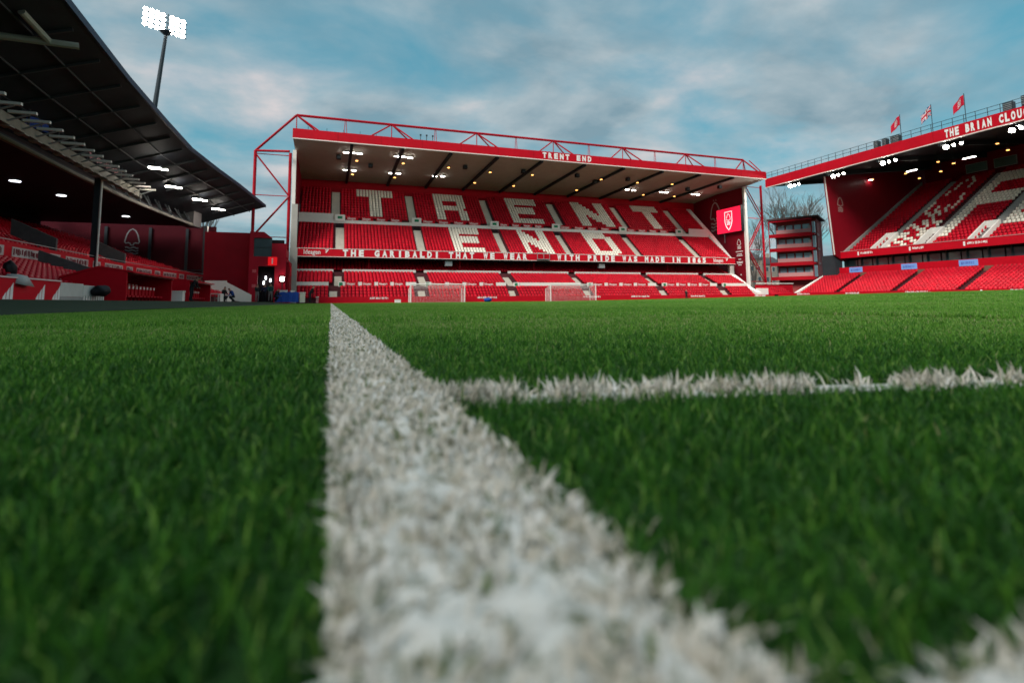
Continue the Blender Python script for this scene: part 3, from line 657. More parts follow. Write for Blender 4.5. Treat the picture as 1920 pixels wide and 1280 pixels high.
# ================================================================== stand along the far side (right)
def far_side_stand():
    T = thing('far_side_stand', (92, 45, 0), 'two-tier red stand with executive boxes, white seat lettering and flags on its roof', 'stand')
    Y0, Y1 = 14.0, 69.5
    fn = lambda a, z, w: (a, w, z)
    LO = rows(12, 76.9, 0.55, 83.6, 3.55); UP = rows(27, 84.4, 7.35, 106.0, 20.7)
    aisL = [62.5, 53.3, 44.9, 36.5, 27]; aisU = [60.6, 53.7, 46.6, 39.4, 32.0, 25.0]
    mb = MB(); terrace(mb, *LO, fn, Y0, Y1); mb.build('terrace', TERR, T)
    mb = MB(); terrace(mb, *UP, fn, Y0, 66.4); mb.build('terrace', TERR, T)
    crest = ['000000110000000', '000001001000000', '000010000100000', '000010000100000', '000100000010000', '000100000010000', '001000000001000', '001000000001000', '010000000000100', '010000000000100', '011001100110100',
             '000110011001000', '000001010100000', '000000101000000', '000001010100000', '011100111001110', '110011000110011', '000000011100000', '011110000111100', '110001111000110', '000111000111000', '011000111000110']
    for nm, (rw, d), ais, ye in (('lo', LO, aisL, Y1), ('up', UP, aisU, 66.3)):
        red = []; white = {}
        for c in ais:
            s = MB(); steps(s, rw, d, fn, c, .34 if nm == 'lo' else .55); s.build('aisle_steps', TERR if nm == 'lo' else CONC, T)
        for i, (a, z) in enumerate(rw):
            y = ye - .4
            while y > Y0:
                if all(abs(y - c) > (.5 if nm == 'lo' else .75) for c in ais):
                    k = None
                    if nm == 'up':
                        v = (i - 1.5) / 24.0
                        if 54.5 < y < 60.0:
                            ci = int((60.0 - y) / 5.5 * 15); ri = 21 - int((i - .5) / 25 * 22)
                            if 0 <= ri < 22 and 0 <= ci < 15 and crest[ri][ci] == '1': k = 'crest'
                        if glyph('F', (52.9 - y) / 5.6, (i - 2.5) / 22): k = 'F'
                        if glyph('O', (45.9 - y) / 5.9, (i - 4.5) / 20): k = 'O'
                    p = (a + d * .45, y, z)
                    (white.setdefault(k, []) if k else red).append(p)
                y -= .5
        seats('seats', red, -math.pi / 2, SEATR, T)
        for k, pts in white.items(): seats('white_seats', pts, -math.pi / 2, SEATW, T, label='white seats forming the club tree emblem' if k == 'crest' else 'white seats forming a letter %s' % k)
    # stairwell parapets where the upper aisles come out
    for c in aisU:
        for s in (-.85, .85):
            a, b = UP[0][0], UP[0][4]if False else UP[0][5]
            (xa, za), (xb, zb) = UP[0][0], UP[0][5]
            MB().hexa([(xa, c + s - .09, za - .2), (xb, c + s - .09, zb - .2), (xb, c + s + .09, zb - .2), (xa, c + s + .09, za - .2), (xa, c + s - .09, za + 1.0), (xb, c + s - .09, zb + 1.0), (xb, c + s + .09, zb + 1.0), (xa, c + s + .09, za + 1.0)]).build('stairwell_wall', WHITE, T)
        MB().box(UP[0][5][0] + .02, UP[0][5][0] + .14, c - .94, c + .94, UP[0][5][1] - .3, UP[0][5][1] + 1.0).build('stairwell_wall', WHITE, T)
    # banner of the upper tier
    bn = MB().box(83.9, 84.38, Y0, 66.6, 6.95, 8.15).build('banner', RED, T)
    MB().box(83.86, 83.897, Y0, 66.6, 8.07, 8.15).build('edge_trim', mat('pink_trim', (.6, .25, .25), .5), bn)
    f = lambda u, v, w: (83.895 - w, -u, v); mb = MB()
    for y, w in ((63.3, 2.4), (55.0, 2.0), (47.7, 2.8), (40.0, 6.0), (31, 3)):
        mb = MB(); mb.box(83.87, 83.895, y - .1, y + .14, 7.25, 7.85); mb.build('mark', PRINT, bn); mb = MB(); smallprint(mb, -(y - .35), 7.4, w - .3, .36, f); mb.build('lettering', PRINT, bn)
    # executive box strip
    MB().box(85.6, 85.8, Y0, 67.0, 4.2, 7.4).build('box_back', DARKIN, T)
    MB().box(84.0, 85.8, Y0, 68.3, 3.35, 3.42).build('box_floor', CONC, T)
    MB().box(83.75, 84.1, Y0, 68.3, 3.43, 4.3).build('band', BROWN, T)
    bb = MB().box(83.85, 84.0, Y0, 68.3, 4.31, 5.35).build('board_strip', RED, T)
    for y in (63.9, 55.3, 47.4, 38.0): MB().box(83.8, 83.845, y - 1.15, y + 1.15, 4.42, 5.28).build('sponsor_panel', BLUEB, bb); 
    for y in (63.9, 55.3, 47.4, 38.0):
        mb = MB(); smallprint(mb, -(y + .85), 4.65, 1.7, .36, lambda u, v, w: (83.795 - w, -u, v)); mb.build('lettering', mat('blue_print', (.10, .15, .5), .5), bb)
    y = 66.5
    while y > Y0: MB().box(85.2, 85.35, y - .07, y + .07, 3.43, 6.95).build('mullion', DSTEEL, T); y -= 2.6
    y = 66
    while y > Y0: MB().box(85.45, 85.5, y - 1.2, y + 1.2, 5.4, 6.6).build('pane', GLASS, T); y -= 2.6
    # end walls
    ew = MB().prism([(82.45, 7.6), (81.3, 21.3), (108, 24.6), (108, 6.5), (84.5, 6.5)], lambda u, v, w: (u, w, v), 66.55, 66.85).build('end_wall', REDW, T)
    MB().bar((82.42, 66.5, 7.6), (81.25, 66.5, 21.3), .14, .14).build('edge_trim', WHITE, ew)
    mb = MB(); emblem(mb, 84.6, 15.2, 2.6, lambda u, v, w: (u, 66.545 - w, v)); mb.build('wall_crest', mat('faded_print', (0.42, 0.30, 0.27), 0.7, .1), ew)
    MB().hexa([(84.4, 66.3, 7.2), (106, 66.3, 20.6), (106, 66.54, 20.6), (84.4, 66.54, 7.2), (84.4, 66.3, 8.1), (106, 66.3, 22.0), (106, 66.54, 22.0), (84.4, 66.54, 8.1)]).build('raking_parapet', CONC, T)
    MB().prism([(76.6, .2), (76.6, 1.15), (83.9, 4.35), (84.6, 4.35), (84.6, .2)], lambda u, v, w: (u, w, v), 69.55, 69.95).build('raking_wall', WHITE, T)
    MB().box(107.2, 107.5, Y0, 66.5, 18, 27).build('back_wall', REDWY, T)
    y = 58
    while y > Y0:
        w = MB().box(107.0, 107.19, y - 1.6, y + 1.6, 22.0, 23.6).build('window', GSTEEL, T); MB().box(106.95, 106.998, y - 1.5, y + 1.5, 22.1, 23.5).build('pane', mat('box_glass', (.10, .15, .15), .2, .2, 1, emit=.0, ecol=(.6, .9, .85)), w); y -= 4.2
    MB().box(83.0, 84.6, 66.9, 69.5, 3.4, 7.6).build('corner_block', DSTEEL, T)
    # roof
    YR = 78.0
    rf = MB().hexa([(80.1, Y0 - 6, 21.75), (108, Y0 - 6, 25.2), (108, YR, 25.2), (80.1, YR, 21.75), (80.1, Y0 - 6, 23.1), (108, Y0 - 6, 26.4), (108, YR, 26.4), (80.1, YR, 23.1)]).build('roof', DARKR, T)
    fa = MB().box(79.75, 80.09, Y0 - 6, YR + .1, 21.7, 23.35).build('fascia', RED, T)
    for k in range(1, 12): MB().box(79.735, 79.749, YR - k * 6.0 - .02, YR - k * 6.0 + .02, 21.72, 23.33).build('panel_seam', mat('seam_red', (.30, .003, .01), .6), fa)
    MB().box(79.72, 80.0, Y0 - 6, YR + .05, 21.58, 21.695).build('fascia_trim', WHITE, fa)
    u = -46.5
    for wd in ('THE', 'BRIAN', 'CLOUGH', 'STAND'):
        mb = MB(); lettering(mb, wd, u, 21.95, .62, .46, 1.15, lambda u, v, w: (79.745 - w, -u, v)); mb.build('lettering', PRINT, fa); u += .62 * (len(wd) + 1)
    y = YR - 4
    while y > Y0 - 6:
        MB().hexa([(80.2, y - .15, 21.2), (107, y - .15, 24.2), (107, y + .15, 24.2), (80.2, y + .15, 21.2), (80.2, y - .15, 21.74), (107, y - .15, 25.06), (107, y + .15, 25.06), (80.2, y + .15, 21.74)]).build('roof_beam', DSTEEL, rf); y -= 8.8
    # roof railing
    rl = MB(); y = YR
    for z in (23.95, 24.5): rl.tube((80.0, Y0 - 6, z), (80.0, YR, z), .035, 5)
    ro = rl.build('railing', DSTEEL, rf)
    while y > Y0 - 6: MB().tube((80.0, y, 23.3), (80.0, y, 24.55), .04, 5).build('railing_post', DSTEEL, ro); y -= 1.35
    return T
far_side_stand()
for i, (y, z, w) in enumerate(((56.5, 23.3, .7), (55.2, 23.3, .7), (53.6, 23.3, 1.3), (39.6, 23.3, 1.0), (38.0, 23.6, .4))):
    T = thing('equipment_cabinet', (80.6, y, z), ('slim dark louvred cabinet on the far roof furthest from the flags', 'slim dark louvred cabinet between another slim one and a wide one', 'wide dark louvred cabinet on the roof beside a red flag', 'dark louvred cabinet behind the roof railing above the lettering', 'small dark box on the railing above the far stand lettering')[i], 'cabinet', 'equipment cabinets on the far side stand roof')
    MB().box(80.3, 81.0, y - w / 2, y + w / 2, z - .05, z + 1.25).build('body', DSTEEL, T)
    for k in range(5): MB().box(80.25, 80.298, y - w / 2 + .05, y + w / 2 - .05, z + .12 + k * .22, z + .22 + k * .22).build('louvre', GSTEEL, T)

def flood(p, n, label, group):
    T = thing('floodlight', p, label, 'floodlight', group)
    for k in range(n):
        c = p + Vector((0, (k - (n - 1) / 2) * .95, 0))
        big = .34 if k == n - 1 else .2
        d = Vector((-.75, -.35, -.45)).normalized()
        MB().tube(c - d * .28, c, big * .8, 10, big).build('housing', DSTEEL, T)
        MB().tube(c + d * .005, c + d * .05, big * .92, 10).build('lens', LAMPB, T)
        MB().tube(c - d * .2, c + Vector((0.1, 0, .55)), .04, 5).build('bracket', DSTEEL, T)
    L_ = bpy.data.lights.new('lamp', 'SPOT'); L_.energy = 2500; L_.spot_size = R_(110); L_.color = (1, .95, .86); L_.shadow_soft_size = .4
    o = bpy.data.objects.new('lamp', L_); COL.objects.link(o); o.parent = T; dd = Vector((-.75, -.1, -.6)); o.location = dd * .4
    o.rotation_euler = (-dd).to_track_quat('Z', 'Y').to_euler()
for k_, (x, y) in enumerate(((1490, 347), (1572, 328), (1667, 303), (1788, 272), (1915, 240))):
    flood(onX(x, y, 81.4), 3, '%s glaring floodlight cluster under the far side roof edge from the goal stand' % ORD[k_], 'floodlights under the far side stand roof')
for k_, (x, y) in enumerate(((1622, 352), (1634, 348), (1705, 330), (1715, 328), (1812, 306), (1824, 303))):
    p = onX(x, y, 92); p.z = max(p.z, 21.6); lamp_bar(p, 'y', '%s lit strip light deep under the far side roof from the goal stand' % ORD[k_], 'strip lights under the far side stand roof', LAMP, .8, .3)
for k_, (x, y) in enumerate(((1582, 344), (1636, 337), (1698, 326), (1724, 335), (1759, 304), (1764, 322), (1788, 307), (1870, 270), (1890, 282))):
    p = onX(x, y, 88); T = thing('heater_lamp', p, '%s orange heater lamp under the far side roof counted from the goal stand' % ORD[k_], 'heater', 'orange heater lamps under the far side stand roof')
    MB().tube(p + Vector((0, 0, .05)), p + Vector((0, 0, .3)), .22, 8, .14).build('hood', GSTEEL, T); MB().tube(p, p + Vector((0, 0, .045)), .18, 8).build('element', ORANGE, T); MB().tube(p + Vector((0, 0, .3)), Vector((p.x, p.y, 22.8)), .03, 5).build('stem', DSTEEL, T)

def flag(y, kind, label):
    T = thing('flag', (80.0, y, 23.3), label, 'flag', None)
    MB().tube((80, y, 23.3), (80, y, 27.4), .045, 6).build('pole', DSTEEL, T)
    nu, nv = 26, 16; L_, H = 2.0, 1.45; mb = MB(); pts = []
    for j in range(nv + 1):
        for i in range(nu + 1):
            u, v = i / nu, j / nv
            dr = u * u * .75
            pts.append((80 - .12 * math.sin(u * 7 + v * 1.5) * u - .05, y + .04 + u * L_ * .62 + .10 * math.sin(u * 9) * u, 27.2 - v * H - dr * 1.7 * (1 - .25 * v) - .05 * math.sin(v * 5 + u * 4)))
    fs = []; ms = []
    for j in range(nv):
        for i in range(nu):
            a = j * (nu + 1) + i; fs.append((a, a + 1, a + nu + 2, a + nu + 1)); u, v = (i + .5) / nu, (j + .5) / nv
            k = 0
            if kind == 'union':
                k = 2; d1 = abs((v - .5) - (u - .5)); d2 = abs((v - .5) + (u - .5))
                if d1 < .10 or d2 < .10: k = 1
                if d1 < .045 or d2 < .045: k = 0
                if abs(u - .5) < .16 or abs(v - .5) < .2: k = 1
                if abs(u - .5) < .09 or abs(v - .5) < .12: k = 0
            elif abs(u - .45) < .2 and abs(v - .5) < .3 and (int(u * 20) + int(v * 12)) % 2: k = 1
            ms.append(k)
    o = len(mb.v); mb.v += pts; mb.f += fs; mb.m += ms
    fo = mb.build('cloth', [mat('flag_red', (.5, .012, .035), .8), mat('flag_white', (.75, .72, .7), .8), mat('flag_blue', (.01, .03, .16), .8)], T, recalc=False, smooth=True)
    sm = fo.modifiers.new('thickness', 'SOLIDIFY'); sm.thickness = .012
flag(52.4, 'red', 'red flag with pale print drooping from a pole beside the roof cabinets')
flag(48.1, 'union', 'red, white and blue crossed flag on a pole between two red flags')
flag(44.0, 'red', 'red flag hanging steeply above the start of the roof lettering')
# ================================================================== stand along the near side (left)
def bend(p):
    x, y, z = p; return (x + 3.0 * max(0.0, (y - 45) / 34.0) ** 2, y, z)
def near_side_stand():
    T = thing('near_side_stand', (-22, 45, 0.25), 'dark old stand with a low cantilever roof and red seats beside the touchline', 'stand')
    Y0, Y1 = -14.0, 74.0
    fn = lambda a, z, w: (a, w, z)
    fneg = lambda a, z, w: (-a, w, z)
    LO = rows(9, 10.9, 0.40, 16.6, 1.95); UP = rows(19, 17.4, 3.0, 33.0, 8.3)
    def long(mb_fn, name, m, par=T, step=6.0):   # long pieces are cut along Y so that they follow the bend
        mb = MB(); y = Y0
        while y < Y1 - .01:
            e = min(y + step, Y1); mb_fn(mb, y, e); y = e
        return mb.build(name, m, par, warp=bend)
    long(lambda mb, a, b: terrace(mb, *LO, fneg, a, b), 'terrace', TERR); long(lambda mb, a, b: terrace(mb, *UP, fneg, a, b), 'terrace', TERR)
    aL = [26.2, 38.9, 50.0, 62.0]; aU = [20, 31.5, 43, 54.5, 66]
    near = []
    for nm, (rw, d), ais in (('lo', LO, aL), ('up', UP, aU)):
        red = []
        for c in ais:
            s = MB(); steps(s, rw, d, fneg, c, .5); s.build('aisle_steps', CONC, T, warp=bend)
        for i, (a, z) in enumerate(rw):
            y = 12.0
            while y < Y1 - .5:
                if all(abs(y - c) > .7 for c in ais):
                    p = (-(a + d * .45), y, z)
                    (near if nm == 'lo' and 18 < y < 36 and i < 9 else red).append(p)
                y += .5
        seats('seats', red, math.pi / 2, SEATR, T, warp=bend)
    near.sort(key=lambda p: -p[0] * .3 + p[1]); base = None; rest = near[300:]
    V = rotz(SV, math.pi / 2); me = fastmesh('seat', V, F4=SF, mats=[SEATR])
    for p in near[:300]: link(bpy.data.objects.new('seat', me), bend(p), T)
    if rest: seats('seats', rest, math.pi / 2, SEATR, T, warp=bend)
    # parapet between paddock and upper seats, with name boards
    pw = long(lambda mb, a, b: mb.box(-17.15, -16.95, a, b, 2.3, 3.62), 'parapet', RED)
    r = random.Random(3); y = 24.0
    while y < 71:
        for w in (3.4, 1.3):
            mb = MB(); mb.box(-16.945, -16.92, y, y + w, 2.85, 3.4); o = mb.build('name_board', mat('dull_white', (.48, .42, .40), .6), pw, warp=bend)
            m2 = MB(); smallprint(m2, y + .1, 2.95, w - .2, .36, lambda u, v, q_: (-16.918 + q_, u, v)); m2.build('lettering', mat('dark_red_print', (.16, .02, .03), .6), o, warp=bend)
            y += w + .8
    long(lambda mb, a, b: mb.box(-17.0, -16.96, a, b, 3.75, 3.8), 'handrail', GSTEEL)
    # pale raking walls in the seating
    for (y, a0, z0, a1, z1, h) in ((38.6, 12.4, 1.1, 16.6, 2.75, .65), (45, 18.4, 3.7, 21.0, 5.0, 1.1), (55, 17.7, 3.5, 20.0, 4.7, 1.1)):
        MB().hexa([(-a0, y, z0), (-a1, y, z1), (-a1, y + .25, z1), (-a0, y + .25, z0), (-a0, y, z0 + h), (-a1, y, z1 + h), (-a1, y + .25, z1 + h), (-a0, y + .25, z0 + h)]).build('stair_wall', mat('dull_concrete', (.11, .10, .10), .9, .25), T, warp=bend)
    for y, h in ((47.5, 0), (73.5, 0), (24.0, 0)):
        MB().box(-17.05 - .2, -17.05 + .2, y - .2, y + .2, 2.3, 9.75).build('pillar', DSTEEL, T, warp=bend)
        MB().tube((-16.75, y - .25, 2.5), (-16.75, y - .25, 9.7), .07, 6).build('downpipe', WHITE, T, warp=bend)
    # upper deck soffit, front beam, glazing struts and roof
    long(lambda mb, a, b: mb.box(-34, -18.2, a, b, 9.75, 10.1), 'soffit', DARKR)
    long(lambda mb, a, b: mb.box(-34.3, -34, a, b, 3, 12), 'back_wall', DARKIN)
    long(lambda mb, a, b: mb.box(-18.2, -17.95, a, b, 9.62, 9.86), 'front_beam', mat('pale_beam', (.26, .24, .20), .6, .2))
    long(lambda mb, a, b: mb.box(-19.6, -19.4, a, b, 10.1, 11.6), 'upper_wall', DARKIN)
    y = 53.5
    while y < 74:
        for dy in (-.55, .55): MB().bar((-18.1, y, 9.85), (-18.9, y + dy, 11.55), .14, .14).build('strut', RIB, T, warp=bend)
        y += 2.6
    MB().box(-19.4, -17.9, 72.0, 74.4, 9.6, 11.5).build('end_box', mat('grey_cladding', (.16, .15, .15), .6), T, warp=bend)
    edge = [(-11.75, -14), (-11.75, 8), (-11.4, 20), (-11.5, 27), (-11.9, 36.2), (-11.98, 44), (-11.95, 51.7), (-11.2, 59), (-10.3, 66.1), (-9.0, 79.4)]
    back = [(x - 7.6, y) for x, y in edge]
    mb = MB()
    for (a, b), (c, d) in zip(list(zip(edge, back))[:-1], list(zip(edge, back))[1:]):
        z0, z1 = 13.5, 10.95
        mb.hexa([(a[0], a[1], z0), (c[0], c[1], z0), (d[0], d[1], z1), (b[0], b[1], z1), (a[0], a[1], z0 + .28), (c[0], c[1], z0 + .28), (d[0], d[1], z1 + .5), (b[0], b[1], z1 + .5)])
    rf = mb.build('roof', DARKR, T)
    mb = MB()
    for (a, b) in zip(edge[:-1], edge[1:]): mb.bar((a[0] + .08, a[1], 13.66), (b[0] + .08, b[1], 13.66), .14, .36)
    mb.build('gutter', mat('blue_grey_trim', (.03, .045, .08), .5), rf)
    def ex(y):
        return float(np.interp(y, [e[1] for e in edge], [e[0] for e in edge]))
    y = 12.0
    while y < 78.5:
        x = ex(y); MB().bar((x - .4, y, 13.30), (x - 5.2, y, 11.66), .10, .16).build('rib', RIB, rf); y += 3.5
    for off, z in ((1.9, 12.78), (3.8, 12.14)):
        mb = MB()
        for (a, b) in zip(edge[:-1], edge[1:]): mb.bar((a[0] - off, a[1], z), (b[0] - off, b[1], z), .07, .10)
        mb.build('purlin', RIB, rf)
    # pale raking tubes of the roof frame close by
    t1 = [onZ(148, 87, 12.6), onZ(-40, 62, 12.2)]
    MB().path(t1, .17, 8).build('frame_tube', mat('pale_tube', (.36, .36, .30), .5), rf); MB().tube(onZ(40, 22, 12.9), onZ(92, 78, 12.5), .15, 8).build('frame_tube', mat('pale_tube', (.36, .36, .30), .5), rf)
    MB().box(-34, -11.2, -14.4, -14.1, 0, 13.2).build('end_wall', DARKIN, T)  # unseen closing wall, added to keep the sun out of the stand
    # end wall with emblem
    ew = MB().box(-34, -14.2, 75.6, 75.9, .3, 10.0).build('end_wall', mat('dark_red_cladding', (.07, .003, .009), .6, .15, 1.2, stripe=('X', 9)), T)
    for x in (-17.4, -21.4, -26): MB().box(x - .15, x + .15, 75.4, 75.59, 2.3, 9.6).build('wall_post', DSTEEL, ew)
    mb = MB(); emblem(mb, -23.3, 6.2, 3.2, lambda u, v, w: (u, 75.595 - w, v)); mb.build('wall_crest', mat('grey_print', (.22, .22, .23), .7), ew)
    MB().box(-22, -14.2, 75.45, 75.59, 4.3, 4.42).build('wall_rail', DSTEEL, ew)
    return T
near_side_stand()

def gantry():
    T = thing('camera_gantry', (-16.4, 34, 9.2), 'long pale camera gantry with projecting arms hung under the dark stand roof', 'gantry')
    MB().box(-17.2, -16.2, 14, 53.4, 9.95, 10.1).build('deck', GSTEEL, T)
    MB().box(-16.2, -16.12, 14, 53.4, 9.55, 10.1).build('edge_beam', mat('pale_beam', (.26, .24, .20), .6, .2), T)
    y = 15.0
    while y < 53.5:
        MB().box(-16.1, -14.9, y - .09, y + .09, 10.12, 10.26).build('arm', WHITE, T); MB().bar((-16.1, y, 9.7), (-15.2, y, 10.1), .08, .08).build('arm_brace', GSTEEL, T)
        MB().box(-16.6, -16.12, y + .25, y + .75, 9.5, 9.94).build('panel', mat('gantry_panel', (.34, .32, .29), .7), T); y += 1.42
    y = 15
    while y < 53.5: MB().tube((-16.7, y, 10.1), (-16.7, y, 11.2), .03, 5).build('rail_post', DSTEEL, T); y += 2.1
    MB().tube((-16.7, 14, 11.2), (-16.7, 53.4, 11.2), .035, 5).build('handrail', DSTEEL, T)
    y = 16
    while y < 53: MB().tube((-17.1, y, 10.05), (-17.1, y, 11.7), .06, 5).build('hanger', DSTEEL, T); y += 7.2
    mb = MB(); smallprint(mb, 44.5, 10.6, 5.5, .45, lambda u, v, w: (-16.62 + w, u, v)); mb.build('sign', mat('pink_print', (.65, .3, .32), .6), T)
gantry()
for k_, y in enumerate((29.5, 38.5)):
    MB().hexa([(-17.6, y, 11.0), (-17.2, y + 1.6, 11.0), (-17.4, y + 1.6, 11.0), (-17.8, y, 11.0), (-17.5, y + .5, 12.2), (-17.2, y + 1.6, 12.0), (-17.3, y + 1.6, 12.0), (-17.6, y + .5, 12.2)]).build('blue_sheet', BLUET, label=('dark blue sheet behind the gantry rail, further from the gantry sign', 'dark blue sheet behind the gantry rail, nearer the gantry sign')[k_], cat='sheet', group='blue sheets behind the camera gantry')
for k_, (x, y) in enumerate(((290, 315), (320, 350), (370, 374), (405, 392))):
    p = onZ(x, y, 11.75)
    T = thing('roof_floodlight', p, 'lit twin floodlight under the dark roof, %s from the gantry end' % ORD[k_], 'floodlight', 'floodlights under the dark cantilever roof')
    MB().box(p.x - .45, p.x + .45, p.y - .3, p.y + .3, p.z + .02, p.z + .2).build('housing', DSTEEL, T); MB().box(p.x - .42, p.x + .42, p.y - .27, p.y + .27, p.z - .03, p.z + .018).build('lens', LAMPB, T)
    MB().box(p.x + .5, p.x + .95, p.y - .12, p.y + .12, p.z - .14, p.z - .06).build('lens', LAMP, T); MB().tube((p.x, p.y, p.z + .2), (p.x, p.y, p.z + .6), .05).build('bracket', DSTEEL, T)
for k_, (x, y) in enumerate(((28, 340), (115, 367), (236, 406))):
    p = onZ(x, y, 9.72)
    T = thing('downlight', p, 'dim white downlight in the black ceiling, %s from the end wall emblem' % ORD[2 - k_], 'light', 'downlights in the near stand ceiling')
    MB().tube(p, p + Vector((0, 0, .04)), .36, 10).build('lens', LAMPD, T); MB().tube(p + Vector((0, 0, .041)), p + Vector((0, 0, .12)), .42, 10).build('rim', DSTEEL, T)

# ------------------------------------------------------------------ pitch-side things on the left
def ad_board():
    T = thing('advertising_board', (-10, 18, .2), 'red pitch-side board with white triangle logos beside the near stand', 'board')
    MB().box(-10.1, -9.98, 8, 25.0, .18, 1.02).build('panel', RED, T); MB().box(-10.14, -9.94, 8, 25.0, 1.021, 1.07).build('top_rail', mat('pale_pink_rail', (.62, .5, .48), .5), T); MB().box(-10.12, -9.93, 8, 25, .1, .175).build('foot_rail', mat('pale_pink_rail', (.62, .5, .48), .5), T)
    for x in (14, 75, 105, -60):
        y = onX(x, 548, -9.98).y
        mb = MB()
        for k, h in enumerate((.22, .38, .55)):
            u = y - .28 + k * .2
            mb.prism([(u, .32), (u + .16, .32), (u + .16, .32 + h), (u + .02, .32 + h - .16)], lambda a, b, w: (-9.978 + w, a, b), 0, .012)
        mb.build('stripe_logo', PRINT, T)
ad_board()
def hoarding():
    T = thing('white_barrier', (-10, 26.5, .2), 'short white barrier with a grey foot next to the red logo board', 'barrier')
    MB().box(-10.12, -9.98, 25.03, 27.0, .45, 1.0).build('panel', mat('pale_panel', (.5, .5, .46), .6), T); MB().box(-10.12, -9.97, 25.03, 27.0, .2, .44).build('foot', CONC, T)
    MB().box(-10.12, -9.98, 27.02, 29.3, .5, .95).build('panel', mat('pale_panel', (.5, .5, .46), .6), T)
    for k in range(9): MB().box(-10.1, -9.98, 27.1 + k * .25, 27.2 + k * .25, .18, .5).build('slat', WHITE, T)
hoarding()
MB().hexa([(-10.35, 21.9, .95), (-9.75, 21.9, .8), (-9.75, 22.6, .75), (-10.35, 22.7, .95), (-10.25, 22.0, 1.18), (-9.92, 22.0, 1.16), (-9.92, 22.5, 1.12), (-10.25, 22.55, 1.18)]).build('folded_cloth', mat('grey_cloth', (.38, .38, .37), .9), label='grey cloth draped over the red logo board', cat='cloth', smooth=True)
def blob(name, loc, r, m, label, cat, seed=1):
    bm = bmesh.new(); bmesh.ops.create_icosphere(bm, subdivisions=3, radius=1.0); rr = random.Random(seed)
    for v in bm.verts:
        k = 1 + .13 * math.sin(v.co.x * 5 + seed) * math.cos(v.co.y * 4 + v.co.z * 3)
        v.co = Vector((v.co.x * r[0] * k, v.co.y * r[1] * k, (v.co.z * k + .95) * r[2]))
    me = bpy.data.meshes.new(name); bm.to_mesh(me); bm.free(); me.materials.append(m); me.polygons.foreach_set('use_smooth', [True] * len(me.polygons))
    return link(bpy.data.objects.new(name, me), loc, None, label, cat)
blob('kit_bag', (-9.7, 28.0, .48), (.35, .42, .26), BLACK, 'round black kit bag on the white barrier beside the dugout', 'bag', 2)
blob('black_coat', (-12.6, 27.2, 1.3), (.22, .28, .34), BLACK, 'black coat lying over red seats behind the white barrier', 'coat', 5)
blob('black_coat', (-12.4, 25.6, 1.3), (.18, .18, .34), BLACK, 'narrow dark coat on a red seat near the red board', 'coat', 8)

def dugout(y0, y1, label):
    T = thing('dugout', (-9.9, (y0 + y1) / 2, .25), label, 'dugout', 'red dugouts beside the near stand')
    MB().prism([(-9.0, 1.72), (-10.4, 1.95), (-11.9, 1.45), (-11.9, 1.35), (-10.4, 1.85), (-9.0, 1.64)], lambda u, v, w: (u, w, v), y0, y1).build('roof', RED, T)
    for y in (y0, y1 - .12):
        MB().prism([(-9.25, .2), (-9.25, 1.66), (-10.4, 1.84), (-11.8, 1.36), (-11.8, .2)], lambda u, v, w: (u, w, v), y, y + .1).build('end_panel', RED, T)
    MB().box(-11.8, -11.7, y0 + .12, y1 - .14, .2, 1.34).build('back_panel', REDWY, T)
    y = y0 + .8
    while y < y1: MB().bar((-9.05, y, 1.60), (-10.4, y, 1.80), .06, .06).build('roof_rib', mat('rib_pink', (.5, .2, .2), .5), T); y += .9
    y = y0 + .5
    while y < y1 - .4:
        for x, z in ((-10.0, .12), (-10.9, .32)):
            b = MB(); b.box(x - .12, x - .02, y - .2, y + .2, z + .38, z + 1.0); b.box(x - .02, x + .4, y - .2, y + .2, z + .36, z + .46); b.tube((x + .1, y, z), (x + .1, y, z + .37), .05); s = b.build('bench_seat', SEATR, T)
            MB().box(x - .019, x + .012, y - .1, y + .1, z + .82, z + .96).build('seat_badge', PRINT, s)
        y += .58
dugout(29.6, 37.2, 'red dugout with a sloping roof beside the white barrier')
dugout(41.4, 48.2, 'red dugout with a sloping roof next to the trestle ladder')

